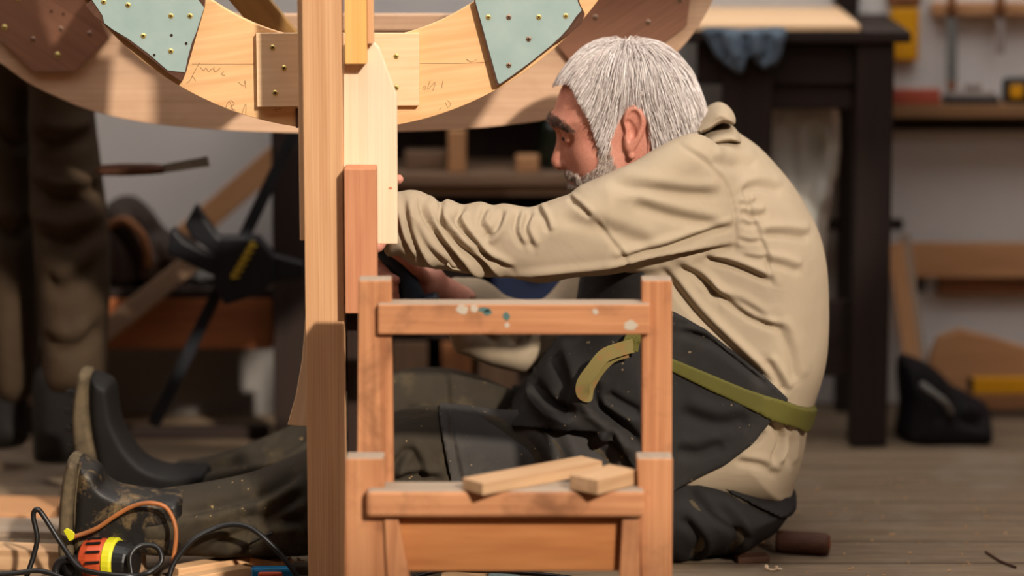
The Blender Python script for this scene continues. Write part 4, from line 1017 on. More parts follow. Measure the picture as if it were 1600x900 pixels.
def head_sdf(G, ears=True):
    S = Pts(G.X, -np.abs(G.Y - HC), G.Z)
    f = inflate(S, SKULL, 0.0, .077, .070)
    f = smin(f, ball(S, pm(925, 236, -.046), .020), .030)            # cheek
    f = smin(f, ball(S, pm(955, 275, -.044), .024), .030)            # jaw
    f = smin(f, cone(S, pm(868, 188, -.006), pm(890, 192, -.046), .010, .008), .014)   # brow ridge
    f = smax(f, -(ball(S, pm(880, 210, -.038), .0175)), .010)        # eye socket
    f = smax(f, -(cone(S, pm(877, 211, -.014), pm(880, 224, -.020), .006, .005)), .010)
    f = smin(f, ball(S, pm(890, 210, -.0315), .0125), .004)          # lids
    f = smin(f, cone(S, pm(879, 200, -.034), pm(897, 205, -.046), .005, .005), .005)  # upper lid fold
    f = smin(f, inflate(S, NOSE, 0.0, .0135, .011), .010)
    f = smin(f, ball(S, pm(881, 256, -.0115), .0075), .006)          # nostril wing
    f = smax(f, -ball(S, pm(875, 264, -.007), .0032), .003)
    f = smax(f, -cone(S, pm(890, 252, -.020), pm(900, 276, -.034), .0018, .0016), .005)  # smile fold
    f = smin(f, cone(S, pm(889, 277, -.002), pm(899, 282, -.022), .0048, .003), .005)
    f = smin(f, cone(S, pm(891, 289, -.002), pm(899, 289, -.020), .0052, .003), .005)
    f = smax(f, -cone(S, pm(886, 284, 0), pm(902, 285, -.026), .0018, .0012), .003)
    f = smax(f, -cone(S, pm(900, 216, -.046), pm(912, 222, -.052), .0010, .0008), .005)
    if ears:
        yc = -.0815 - .10 * (S.X - P(985, 200, HC)[0])
        e = inflate(S, EAR, yc, .0085, .0075)
        e = smax(e, -inflate(S, EARIN, yc - .0095, .0072, .006), .003)
        e = smin(e, cone(S, pm(996, 182, -.0835), pm(992, 212, -.0830), .0028, .0024), .003)
        e = smax(e, -inflate(S, EARIN2, yc - .008, .0105, .005), .003)
        e = smin(e, ball(S, pm(976, 206, -.082), .0042), .003)
        e = smin(e, ball(S, pm(984, 233, -.083), .0065), .004)
        f = smin(f, e, .004)
    return f

TY = .12
TORSO = sp([(1000, 262), (1040, 236), (1075, 214), (1108, 200), (1138, 198), (1160, 212), (1187, 231), (1215, 260), (1241, 292), (1263, 328), (1281, 367), (1291, 415), (1294, 470), (1293, 530), (1287, 575), (1273, 620), (1262, 655), (1257, 690), (1250, 722), (1240, 752), (1225, 780), (1150, 790), (1050, 790), (960, 760), (915, 700), (900, 640), (893, 580), (898, 520), (908, 450), (920, 380), (940, 320), (965, 285)], TY, 3)
ARML = sp([(600, 306), (622, 301), (640, 298), (657, 300), (672, 308), (688, 318), (697, 312), (708, 315), (724, 321), (750, 316), (770, 322), (786, 319), (806, 322), (828, 325), (850, 318), (872, 310), (890, 304), (905, 292), (925, 283), (950, 272), (990, 256), (1022, 238), (1056, 222), (1090, 214), (1128, 236), (1152, 280), (1160, 340), (1148, 384), (1105, 405), (1050, 416), (1000, 424), (950, 431), (900, 436), (858, 443), (820, 440), (780, 434), (745, 431), (715, 426), (690, 421), (662, 418), (640, 412), (622, 399), (600, 394)], -.08, 3)
SLEEVER = sp([(690, 462), (703, 434), (724, 433), (750, 436), (772, 449), (792, 466), (830, 478), (868, 490), (890, 520), (880, 556), (850, 580), (822, 588), (790, 580), (760, 570), (732, 556), (712, 546), (703, 524), (694, 495)], .18, 3)
def torso_f(G): return inflate(G, TORSO, TY, .185, .115)
def arml_f(G): return inflate(G, ARML, -.075 + .0 * G.X + .06 * np.clip((G.X - .15) / .2, 0, 1), .058, .048)
def armr_f(G):
    f = inflate(G, SLEEVER, .20 + .35 * (G.X - P(800, 500, .2)[0]), .048, .042)
    return smin(f, cone(G, P(1050, 330, .27), P(862, 534, .25), .070, .054), .03)
LEGL = spline(XZm([(1090, 640, .02), (1000, 640, 0), (900, 642, 0), (800, 645, 0), (740, 640, -.02), (690, 633, -.02), (650, 632, -.02), (612, 640, -.02), (560, 664, -.03), (475, 703, -.04), (400, 734, -.04), (320, 754, -.05), (240, 766, -.05), (200, 775, -.05), (200, 862, -.08), (300, 872, -.08), (400, 874, -.08), (480, 872, -.08), (560, 862, -.08), (640, 842, -.08), (740, 822, -.08), (860, 850, -.08), (1000, 876, -.05), (1090, 880, -.05)]), 3, True)
LEGR = spline(XZm([(1050, 660, .22), (930, 648, .22), (860, 625, .22), (800, 612, .22), (760, 596, .22), (720, 583, .22), (680, 578, .22), (640, 580, .22), (590, 592, .22), (540, 616, .22), (475, 658, .22), (400, 692, .22), (345, 712, .22), (300, 722, .22), (270, 728, .22), (270, 775, .22), (340, 790, .22), (475, 782, .22), (600, 745, .22), (680, 730, .22), (780, 770, .22), (900, 810, .22), (1050, 830, .22)]), 3, True)
HIPS = spline(XZm([(1000, 700, .1), (1060, 690, .1), (1128, 700, .1), (1190, 738, .1), (1238, 768, .1), (1228, 800, .08), (1210, 832, .05), (1194, 856, .0), (1165, 878, -.02), (1100, 886, -.03), (1040, 886, -.03), (960, 870, -.03), (930, 800, 0), (960, 730, .1)]), 3, True)
def legl_f(G): return inflate(G, LEGL, -.055 + .09 * np.clip((G.X + .2) / .45, 0, 1), .074, .060)
def legr_f(G): return inflate(G, LEGR, .235, .072, .058)
def hips_f(G): return inflate(G, HIPS, TY, .185, .085)
LAP = sp([(905, 515), (878, 535), (850, 570), (826, 606), (800, 640), (810, 700), (900, 760), (1010, 780), (1060, 680), (1040, 560), (1000, 500), (950, 490)], .08, 3)
def lap_f(G): return inflate(G, LAP, .08, .150, .060)
def ground(f): return lambda G: smax(f(G), .002 - G.Z, .006)

# hands: finger chains (picture points + depth)
FING_R = [[(650, 428, .05), (626, 404, .035), (604, 398, .045), (594, 414, .030), (606, 432, .012)],
          [(648, 440, .045), (622, 420, .030), (600, 414, .035), (598, 428, .012), (618, 438, .002)],
          [(650, 452, .045), (626, 436, .030), (604, 430, .030), (600, 444, .012), (616, 452, .004)],
          [(654, 462, .050), (632, 452, .035), (612, 448, .030), (606, 458, .016), (618, 464, .008)]]
THUMB_R = [(668, 436, .05), (650, 420, .02), (630, 402, .008), (616, 394, .004)]
FING_L = [[(592, 316, -.11), (600, 300, -.125), (612, 284, -.14), (623, 280, -.155)],
          [(590, 330, -.105), (578, 308, -.12), (584, 288, -.14), (596, 280, -.155)],
          [(586, 346, -.10), (564, 326, -.115), (562, 304, -.135), (570, 292, -.150)],
          [(584, 362, -.10), (560, 346, -.11), (550, 328, -.13), (554, 314, -.145)]]
THUMB_L = [(600, 368, -.11), (590, 384, -.125), (574, 392, -.14)]
def chain(G, pts, r0, r1):
    f = None; n = len(pts) - 1
    for i in range(n):
        a = P(*pts[i][:2], pts[i][2]); b = P(*pts[i + 1][:2], pts[i + 1][2])
        ra = r0 + (r1 - r0) * i / n; rb = r0 + (r1 - r0) * (i + 1) / n
        c = cone(G, a, b, ra, rb); f = c if f is None else smin(f, c, .003)
    return f
def sub(G, lo, hi):
    i = [np.searchsorted(a, l) for a, l in zip((G.xs, G.ys, G.zs), lo)]; j = [np.searchsorted(a, h) for a, h in zip((G.xs, G.ys, G.zs), hi)]
    S = Pts(G.X[i[0]:j[0]], G.Y[:, i[1]:j[1]], G.Z[:, :, i[2]:j[2]]); return S, (slice(i[0], j[0]), slice(i[1], j[1]), slice(i[2], j[2]))
def full(S, f): return np.broadcast_to(f, (S.X.shape[0], S.Y.shape[1], S.Z.shape[2]))

G = grid([(-.74, -.31, .012), (-.31, -.07, .0032), (-.07, .04, .008), (.04, .33, .0021), (.33, .52, .012)],
         [(-.19, -.01, .0045), (-.01, .20, .0024), (.20, .35, .010)],
         [(-.01, .42, .012), (.42, .58, .0034), (.58, .875, .0021), (.875, .90, .008)])
f = np.full((len(G.xs), len(G.ys), len(G.zs)), .5, np.float32)
ctr = .016
def put(fn, lo, hi, k):
    S, sl = sub(G, lo, hi); v = full(S, fn(S)); f[sl] = smin(f[sl], v, k)
put(lambda S: torso_f(S) + ctr + .004, (-.05, -.19, -.01), (.52, .35, .80), .005)
put(lambda S: ground(legl_f)(S) + ctr, (-.74, -.19, -.01), (.52, .35, .5), .02)
put(lambda S: ground(legr_f)(S) + ctr, (-.74, -.19, -.01), (.52, .35, .5), .02)
put(lambda S: ground(hips_f)(S) + ctr, (-.05, -.19, -.01), (.52, .35, .5), .02)
put(lambda S: arml_f(S) + ctr, (-.25, -.19, .35), (.45, .1, .8), .02)
put(lambda S: armr_f(S) + ctr, (-.2, .0, .25), (.45, .35, .75), .02)
put(lambda S: cone(S, P(1060, 262, .10), P(1010, 232, .09), .062, .052), (.05, -.05, .4), (.45, .25, .85), .03)
put(head_sdf, (.02, -.06, .48), (.36, .25, .90), .012)
# wrists and hands
def handr(S):
    h = cone(S, P(720, 480, .13), P(668, 446, .07), .034, .028)
    h = smin(h, cone(S, P(672, 436, .065), P(660, 456, .062), .022, .022), .015)
    for c in FING_R: h = smin(h, chain(S, c, .0100, .0080), .004)
    return smin(h, chain(S, THUMB_R, .0115, .0088), .006)
def handl(S):
    h = cone(S, P(650, 352, -.08), P(605, 346, -.095), .036, .026)
    h = smin(h, cone(S, P(600, 330, -.10), P(596, 362, -.10), .020, .020), .015)
    for c in FING_L: h = smin(h, chain(S, c, .0098, .0078), .004)
    return smin(h, chain(S, THUMB_L, .0115, .0090), .006)
put(handr, (-.26, -.05, .40), (-.02, .22, .60), .010)
put(handl, (-.31, -.19, .46), (-.10, 0, .66), .010)
man = implicit('person', f, G, M['skin'], None, sm=1)
tag(man, 'person sitting on the floor in khaki shirt and black apron, reaching forward behind the boards', 'person')

# clothes
FG = grid([(-.235, .52, .0028)], [(-.16, .36, .0042)], [(.05, .80, .0028)])
f = smin(torso_f(FG), arml_f(FG), .022); f = smin(f, armr_f(FG), .03)
f = smax(f, -(cone(FG, P(1060, 262, .10), P(1000, 226, .09), .060, .066)), .004)
S_LINES = [
 ([(664, 300), (676, 322), (690, 345)], .0045, .004, .8), ([(700, 345), (728, 372), (765, 392), (800, 410)], .0045, .0042, .8), ([(620, 330), (630, 365), (648, 398)], .0045, .004, .7), ([(838, 318), (850, 334), (856, 352)], .004, .0035, .7),
 ([(1152, 318), (1172, 322), (1184, 316)], .0038, .0018, .5), ([(1155, 345), (1170, 352), (1186, 350)], .0038, .0018, .5), ([(1152, 372), (1170, 378), (1192, 376)], .0038, .0018, .5), ([(1160, 400), (1185, 404), (1202, 402)], .0038, .0018, .5),
 ([(657, 300), (668, 330), (690, 365), (720, 400), (748, 428)], .0052, .0062, 1.0), ([(687, 318), (694, 345), (716, 372), (756, 402), (775, 428)], .005, .006, 1.0),
 ([(724, 320), (716, 338), (745, 372), (772, 400)], .0045, .0052, .9), ([(632, 305), (640, 345), (655, 385), (672, 415)], .005, .0048, .9),
 ([(786, 320), (776, 345), (758, 362)], .005, .004, .7), ([(810, 322), (805, 350), (818, 375)], .0045, .004, .7), ([(830, 325), (820, 348), (834, 378)], .0045, .004, .7),
 ([(760, 318), (752, 338), (768, 358)], .0045, .004, .7), ([(700, 410), (730, 418), (756, 430)], .005, .005, .6), ([(645, 330), (665, 372), (700, 405)], .005, .003, .6),
 ([(780, 432), (860, 424), (950, 414), (1040, 398), (1148, 386)], .006, .0075, .6), ([(850, 438), (930, 424), (1010, 412), (1060, 404)], .005, .005, .5),
 ([(955, 398), (1040, 380), (1100, 362), (1146, 352)], .006, .0045, .7), ([(945, 276), (1010, 288), (1070, 298), (1125, 302)], .009, .0035, .6),
 ([(985, 310), (1050, 332), (1130, 352)], .009, .0035, .6), ([(870, 330), (950, 350), (1020, 380)], .012, .003, .6),
 ([(1190, 366), (1230, 370), (1272, 382)], .006, .0035, .7), ([(1195, 408), (1225, 416), (1252, 428)], .006, .003, .7),
 ([(1100, 402), (1150, 416), (1205, 440)], .0055, .006, .7), ([(1085, 428), (1130, 466), (1175, 498), (1225, 516)], .005, .0045, .7),
 ([(1035, 420), (1085, 485), (1140, 540), (1205, 600)], .0065, .006, .7), ([(1060, 415), (1100, 438), (1120, 470)], .006, .004, .7), ([(1105, 455), (1150, 470), (1200, 500)], .006, .003, .6),
 ([(1110, 248), (1150, 262), (1190, 268)], .008, .003, .6), ([(1160, 300), (1190, 296), (1230, 310)], .006, .003, .6), ([(1156, 330), (1180, 338), (1200, 336)], .005, .003, .6),
 ([(1060, 224), (1100, 248), (1132, 285), (1147, 330), (1148, 392)], .0038, .0022, .4), ([(925, 332), (945, 355), (965, 380), (980, 404)], .0036, .0022, .4),
 ([(1165, 300), (1178, 345), (1195, 390), (1206, 445)], .0038, .0024, .5), ([(888, 305), (905, 315), (922, 330)], .004, .004, .4),
 ([(1145, 695), (1180, 688), (1192, 672)], .006, .006, .7), ([(1200, 650), (1224, 690), (1208, 726)], .0055, .006, .7), ([(1228, 660), (1238, 700), (1236, 740)], .006, .004, .7),
 ([(1212, 500), (1235, 550), (1245, 600)], .008, .003, .6), ([(1195, 560), (1215, 590), (1228, 615)], .006, .004, .6), ([(1150, 720), (1190, 728), (1216, 750)], .006, .003, .6),
 ([(706, 440), (740, 452), (770, 470)], .005, .004, .6),
 ([(712, 532), (745, 545), (775, 572)], .005, .004, .6), ([(760, 520), (790, 545), (800, 578)], .006, .005, .6), ([(820, 520), (835, 550), (830, 580)], .006, .004, .6)]
shirt = implicit('shirt', f, FG, M['shirt'], man, S_LINES, -.06, sm=1); shirt['label'] = 'khaki long sleeved shirt'
FG2 = grid([(-.12, .10, .0036)], [(.08, .30, .0044)], [(.24, .50, .0036)])
# collar
CG = grid([(.18, .40, .0028)], [(-.02, .24, .0036)], [(.50, .78, .0028)])
COL = sp([(1052, 226), (1068, 210), (1090, 190), (1112, 172), (1128, 166), (1142, 172), (1151, 186), (1148, 197), (1128, 194), (1108, 206), (1088, 214), (1066, 226)], .06, 3)
f = inflate(CG, COL, .10, .080, .014)
f = smax(f, -inflate(CG, COL, .10, .072, .014) - .0045 + 0 * CG.X, .002) if False else f
implicit('collar', f, CG, M['shirt'], shirt, [([(1066, 224), (1090, 206), (1112, 190), (1132, 182)], .004, .003, .5)], .03)
CG = grid([(.20, .42, .0030)], [(-.04, .26, .0040)], [(.48, .76, .0030)])
COL2 = sp([(1062, 236), (1090, 216), (1118, 202), (1140, 200), (1154, 208), (1160, 224), (1140, 222), (1110, 228), (1080, 238)], .06, 3)
implicit('collar_stand', inflate(CG, COL2, .10, .090, .012), CG, M['shirt'], shirt)
# button and sleeve tab
ribbon('sleeve_tab', [P(742, 426, -.112), P(728, 420, -.118), P(708, 416, -.118), P(700, 410, -.122)], .010, .002, (0, .3, 1), M['shirt'], shirt)

TG = grid([(-.58, .52, .0044)], [(-.15, .34, .0052)], [(-.005, .34, .0040)])
hemL = P(226, 800, -.05)[0]; hemR = P(268, 750, .22)[0]
fl_ = smax(legl_f(TG), hemL - TG.X, .004); fr_ = smax(legr_f(TG), hemR - TG.X, .004)
f = smin(smin(fl_, fr_, .02), hips_f(TG) - .004, .03); f = smax(f, .0015 - TG.Z, .004)
WAIST = XZm([(1050, 650, .1), (1090, 690, .1), (1128, 709, .1), (1180, 738, .1), (1250, 776, .1), (1250, 950, .0), (100, 950, 0), (100, 500, .2), (900, 560, .2)])
f = np.maximum(f, poly_eval(TG, WAIST))
T_LINES = [([(1075, 700), (1130, 730), (1190, 765), (1228, 790)], .005, .004, .6), ([(1060, 790), (1090, 830), (1080, 870)], .008, .005, .6), ([(1110, 770), (1150, 810), (1140, 860)], .008, .005, .6),
 ([(1070, 760), (1110, 800), (1170, 840)], .008, .004, .6), ([(470, 730), (420, 760), (350, 780), (280, 795)], .008, .006, .7), ([(475, 800), (420, 805), (370, 830), (330, 850)], .009, .006, .7),
 ([(475, 760), (430, 790), (380, 800)], .008, .005, .7), ([(640, 690), (622, 712), (612, 740)], .006, .005, .7), ([(640, 690), (655, 715), (662, 745)], .006, .005, .7), ([(612, 742), (650, 735), (690, 742)], .006, .005, .7),
 ([(690, 632), (696, 680), (705, 745)], .0045, .004, .4), ([(440, 680), (430, 700), (425, 716)], .005, .004, .5)]
tr = implicit('trousers', f, TG, M['trouser'], man, T_LINES, -.08); tr['label'] = 'dusty olive black work trousers'
# black seat and waistband panel of the trousers
HP = XZm([(1040, 690, .1), (1090, 690, .1), (1128, 707, .1), (1180, 736, .1), (1256, 778, .1), (1250, 950, 0), (1000, 950, 0), (1000, 700, 0)])
SG = grid([(.18, .48, .0036)], [(-.12, .34, .0048)], [(-.002, .32, .0036)])
f0 = smin(legl_f(SG), hips_f(SG) - .004, .03); f = smax(f0 - .003, .001 - SG.Z, .004); f = np.maximum(f, poly_eval(SG, HP)); 
seat = implicit('trouser_seat', f, SG, M['trouser_dark'], man, [([(1060, 790), (1090, 830), (1080, 870)], .008, .005, .6), ([(1110, 770), (1150, 810), (1140, 860)], .008, .005, .6), ([(1070, 750), (1110, 790), (1170, 830)], .008, .004, .6), ([(1062, 720), (1130, 752), (1215, 800)], .004, .004, .5)], 0); seat['label'] = 'black trouser seat and waistband'
BP_ = XZm([(1100, 692, .1), (1128, 707, .1), (1180, 736, .1), (1240, 769, .1), (1236, 792, .1), (1170, 758, .1), (1115, 728, .1), (1090, 715, .1)])
f = np.maximum(f0 - .0065, poly_eval(SG, BP_)); implicit('belt', f, SG, M['trouser_dark'], seat)

# apron
AG = grid([(-.14, .46, .0032)], [(-.14, .33, .0042)], [(.10, .62, .0032)])
base = smin(smin(smin(legl_f(AG), hips_f(AG), .03), legr_f(AG), .02), torso_f(AG), .03)
withlap = smin(base, lap_f(AG), .03)
UP_ = XZm([(1010, 470, 0), (1000, 380, .0), (925, 380, 0), (914, 430, 0), (897, 522, .05), (862, 552, .05), (838, 588, .05), (800, 640, .05), (796, 655, 0), (860, 662, -.05), (930, 668, -.05), (975, 700, -.05), (1000, 760, -.05), (1048, 765, -.05), (1092, 736, -.03), (1130, 711, 0), (1168, 674, .03), (1197, 637, .04), (1224, 604, .05), (1190, 572, .03), (1150, 543, 0), (1100, 508, -.03), (1052, 484, -.05)])
d = poly_eval(AG, UP_)
f = np.maximum(withlap - .007, d)
f = np.maximum(f, -(withlap + .004))
A_LINES = [([(900, 640), (860, 632), (832, 612)], .009, .012, .7), ([(1000, 690), (970, 660), (930, 625), (930, 590)], .009, .009, .7), ([(1000, 640), (970, 625), (945, 610)], .008, .006, .7), ([(1060, 515), (1110, 530), (1160, 565), (1200, 600)], .007, .006, .7),
 ([(1060, 500), (1110, 515), (1150, 545)], .006, .004, .7), ([(860, 560), (880, 600), (870, 640)], .012, .006, .6), ([(1060, 640), (1120, 660), (1170, 650)], .012, .004, .6), ([(1055, 700), (1090, 705), (1130, 690)], .01, .004, .6), ([(985, 740), (960, 700), (955, 665)], .008, .008, .7)]
ap = implicit('apron', f, AG, M['apron'], man, A_LINES, -.06); ap['label'] = 'black canvas apron'
SK = XZm([(796, 560, 0), (760, 600, 0), (687, 600, -.05), (684, 640, -.08), (694, 690, -.08), (706, 750, -.08), (715, 850, -.08), (1005, 850, -.08), (1012, 780, -.08), (990, 700, -.08), (940, 655, -.06), (870, 648, -.06), (800, 640, 0)])
f = np.maximum(base - .0055, poly_eval(AG, SK)); f = np.maximum(f, -(base + .004)); f = np.maximum(f, AG.Y - .10)
o = implicit('apron_skirt', f, AG, M['apron_worn'], ap, [([(745, 640), (790, 665), (835, 700), (850, 740)], .010, .006, .7), ([(860, 680), (880, 710), (885, 745)], .010, .005, .7), ([(920, 690), (950, 720), (960, 750)], .010, .005, .7), ([(702, 640), (710, 690), (722, 750)], .0035, .003, .4)], -.08); o['label'] = 'dusty charcoal apron skirt over the thigh'
# webbing strap round the waist
ST = XZm([(1000, 536, -.06), (1052, 558, -.06), (1100, 576, -.05), (1160, 596, -.02), (1214, 606, .03), (1240, 614, .08), (1272, 627, .10), (1268, 650, .10), (1256, 662, .10), (1236, 650, .06), (1200, 640, .02), (1170, 629, -.02), (1110, 606, -.05), (1052, 579, -.06), (1000, 556, -.06)])
WG = grid([(.15, .50, .0028)], [(-.12, .34, .0040)], [(.20, .42, .0028)])
tb = smin(torso_f(WG), hips_f(WG), .03)
f = np.maximum(smin(tb, lap_f(WG), .03) - .0095, poly_eval(WG, ST)); f = np.maximum(f, -(tb + .003))
o = implicit('strap', f, WG, M['strap'], ap); o['label'] = 'olive green webbing strap'
Ys = -.105
lp = spline([P(990, 540, Ys), P(968, 546, Ys - .006), P(944, 556, Ys - .010), P(926, 578, Ys - .010), P(912, 598, Ys - .008), P(911, 614, Ys - .004), P(920, 622, Ys + .001), P(924, 606, Ys + .003), P(938, 582, Ys + .002), P(958, 562, Ys + .002), P(982, 554, Ys + .003)], 6)
tg = np.gradient(lp, axis=0); sdv = np.stack([-tg[:, 2], tg[:, 0] * 0 - .0, tg[:, 0]], 1); sdv /= np.linalg.norm(sdv, axis=1)[:, None] + 1e-9
for _i in range(1, len(sdv)):
    if sdv[_i].dot(sdv[_i - 1]) < 0: sdv[_i] *= -1
wv_ = np.interp(np.arange(len(lp)), [0, len(lp) * .5, len(lp) * .62, len(lp)], [.022, .022, .010, .010])
o = ribbon('strap_end', lp, wv_, .0018, sdv, M['strap2'], ap); o['label'] = 'faded looped strap end'
ribbon('strap_link', spline([P(998, 520, Ys + .006), P(988, 532, Ys + .002), P(984, 548, Ys)], 5), .026, .003, (1, 0, .35), M['strap'], ap)

# boots
def boot(name, label, outline, soleline, yc, W, box_, mat, tread):
    BG = grid([(box_[0], box_[1], .0032)], [(box_[2], box_[3], .0036)], [(0.0, box_[4], .0032)])
    q = spline(XZm(outline), 4, True); f = inflate(BG, q, yc, W, .020); f = smax(f, .001 - BG.Z, .003)
    o = implicit('boot', f, BG, mat, man, None); o['label'] = label
    q = spline(XZm(soleline), 4, True); f = inflate(BG, q, yc, W + .004, .010); f = smax(f, .0012 - BG.Z, .003)
    # welt groove and tread cuts
    s = implicit('sole', f, BG, M['sole'], o)
    for (x, y) in tread: 
        c = P(x, y, yc - W * .35); beam('tread_lug', c + [-.004, -.02, 0], c + [.010, W * .6, 0], .018, .012, M['black'], o, .002, up=(0, 0, 1))
    return o
boot('boot', 'black boot with upright sole, farther foot', [(140, 585, .2), (168, 590, .2), (180, 602, .2), (184, 630, .2), (190, 658, .2), (206, 690, .2), (230, 716, .2), (262, 728, .2), (300, 727, .2), (330, 732, .2), (330, 790, .2), (280, 812, .2), (220, 832, .2), (170, 838, .2), (158, 800, .2), (150, 740, .2), (140, 680, .2), (136, 630, .2)],
     [(122, 584, .2), (134, 579, .2), (144, 584, .2), (143, 620, .2), (148, 670, .2), (160, 720, .2), (172, 780, .2), (178, 836, .2), (140, 838, .2), (128, 780, .2), (116, 700, .2), (113, 640, .2)], .215, .046, (-.78, -.44, .12, .30, .34), M['boot'],
     [(116, 612), (114, 640), (115, 668), (118, 696)])
boot('boot', 'scuffed black boot with dusty rubber sole, nearer foot', [(122, 718, -.08), (142, 720, -.08), (158, 730, -.08), (168, 748, -.08), (186, 758, -.08), (206, 762, -.08), (250, 768, -.08), (290, 776, -.08), (290, 862, -.09), (200, 866, -.09), (118, 866, -.09), (112, 800, -.09)],
     [(108, 714, -.09), (122, 716, -.09), (128, 730, -.09), (122, 780, -.09), (120, 830, -.09), (122, 868, -.09), (94, 868, -.09), (92, 830, -.09), (94, 780, -.09), (99, 740, -.09)], -.075, .050, (-.78, -.46, -.16, .0, .20), M['boot_scuffed'], [])
q = [P(x, y, -.115) for x, y in ((126, 722), (122, 750), (118, 790), (118, 830), (120, 862))]
tube('welt', spline(q, 4), .003, M['sole'], man, 6)

# eye
for s in (-1, 1):
    c = P(888.5, 210, HC); c[1] = HC + s * .0322
    V = []; F = []
    bpy_c = c
    def sph(cc, r, nu=16, nv=10):
        V = [(cc[0], cc[1], cc[2] + r)]; F = []
        for i in range(1, nv):
            th = math.pi * i / nv
            for k in range(nu):
                a = 2 * math.pi * k / nu; V.append((cc[0] + r * math.sin(th) * math.cos(a), cc[1] + r * math.sin(th) * math.sin(a), cc[2] + r * math.cos(th)))
        V.append((cc[0], cc[1], cc[2] - r))
        for k in range(nu): F.append((0, 1 + k, 1 + (k + 1) % nu))
        for i in range(nv - 2):
            for k in range(nu): F.append((1 + i * nu + k, 1 + (i + 1) * nu + k, 1 + (i + 1) * nu + (k + 1) % nu, 1 + i * nu + (k + 1) % nu))
        b = 1 + (nv - 2) * nu; e = len(V) - 1
        for k in range(nu): F.append((b + k, e, b + (k + 1) % nu))
        return V, F
    V, F = sph(c, .0105); e = mesh('eye', V, F, M['eye'], man, smooth=True)
    V, F = sph(c + np.array([-.0072, s * .003, -.0025]), .0044); mesh('iris', V, F, M['iris'], e, smooth=True)

# hair: underlayer + strands that follow the skull
HAIRP = XZ([(860, 138), (864, 116), (885, 75), (930, 48), (985, 38), (1045, 48), (1090, 90), (1116, 140), (1122, 196), (1096, 200), (1064, 216), (1040, 228), (1020, 232), (1014, 210), (1014, 185), (1006, 168), (994, 160), (980, 161), (970, 170), (963, 184), (955, 200), (949, 222), (944, 238), (940, 232), (931, 208), (924, 186), (913, 166), (903, 148), (896, 134), (884, 126), (870, 132)], .04)
HG = grid([(.04, .34, .0026)], [(-.02, .20, .0030)], [(.52, .88, .0026)])
hs = head_sdf(HG, False)
f = smax(hs - .0045, poly_eval(HG, HAIRP) + .002, .003)
hair = implicit('hair', f, HG, M['haircap'], man); hair['label'] = 'white grey hair'
hv, hf = nets(smax(hs - .004, poly_eval(HG, HAIRP), .002), HG); hn = vnormals(hv, hf)
def strands(name, V, N, poly, count, flow, length, lift, rad, mat, parent, spread=.25, steps=8, target=.004, slack=.004, toneb=0.0, side=0):
    rng = np.random.default_rng(len(name) * 13 + count)
    ok = np.nonzero((sdpoly(V[:, 0], V[:, 2], poly) < -.0008) & (head_sdf(Pts(V[:, 0], V[:, 1], V[:, 2]), False) > target - .0035) & ((V[:, 1] - HC) * side >= 0))[0]
    idx = ok[rng.integers(0, len(ok), count)]; n = len(idx)
    p = V[idx] + rng.normal(0, .001, (n, 3)); D = flow(p, rng, spread); L = length * rng.uniform(.55, 1.25, n)
    tgt = target + lift * rng.uniform(0, 1, n) ** 2
    clump = np.sin(p[:, 0] * 330 + 5 * np.sin(p[:, 2] * 40)) * .5 + np.sin(p[:, 0] * 820 + p[:, 1] * 400) * .5
    tone = np.clip(.55 + .22 * clump + rng.normal(0, .2, n) + toneb, 0, 1)
    path = [p.copy()]; eps = .0015
    for k in range(steps):
        X = Pts(p[:, 0], p[:, 1], p[:, 2]); f0 = head_sdf(X, False)
        g = np.stack([head_sdf(Pts(p[:, 0] + eps, p[:, 1], p[:, 2]), False) - f0, head_sdf(Pts(p[:, 0], p[:, 1] + eps, p[:, 2]), False) - f0, head_sdf(Pts(p[:, 0], p[:, 1], p[:, 2] + eps), False) - f0], 1)
        g /= np.linalg.norm(g, axis=1)[:, None] + 1e-9
        d = D - g * np.sum(D * g, 1)[:, None]; d /= np.linalg.norm(d, axis=1)[:, None] + 1e-9
        D = .7 * D + .3 * flow(p, rng, spread * .4)
        p = p + d * (L / steps)[:, None]; p = p + g * np.clip(tgt + lift * .3 * k / steps - f0, -.004, .004)[:, None]
        inside = sdpoly(p[:, 0], p[:, 2], poly) < slack
        p = np.where(inside[:, None], p, path[-1] + .05 * (p - path[-1])); path.append(p.copy())
    path = np.stack(path, 1); m = steps + 1
    T = np.gradient(path, axis=1); T /= np.linalg.norm(T, axis=2)[:, :, None] + 1e-9
    ref = rng.normal(0, 1, (n, 1, 3)); A = np.cross(T, ref); A /= np.linalg.norm(A, axis=2)[:, :, None] + 1e-9; B = np.cross(T, A)
    rr = (rad * rng.uniform(.6, 1.3, n))[:, None] * np.sqrt(np.clip(1 - (np.arange(m) / (m - 1)) ** 2, .03, 1))[None, :]
    vs = np.stack([path + rr[:, :, None] * (math.cos(a) * A + math.sin(a) * B) for a in (0, 2.094, 4.189)], 2).reshape(-1, 3)
    base_ = (np.arange(n) * m * 3)[:, None, None]; i = (np.arange(steps) * 3)[None, :, None]; k = np.arange(3)[None, None, :]
    k2 = (k + 1) % 3
    F = np.stack([base_ + i + k, base_ + i + k2, base_ + i + 3 + k2, base_ + i + 3 + k], 3).reshape(-1, 4)
    o = mesh(name, vs, F, mat, parent, smooth=True)
    a = o.data.attributes.new('tone', 'FLOAT', 'POINT'); a.data.foreach_set('value', np.repeat(tone, m * 3).astype(np.float32))
    return o
CR = P(985, 66, HC)
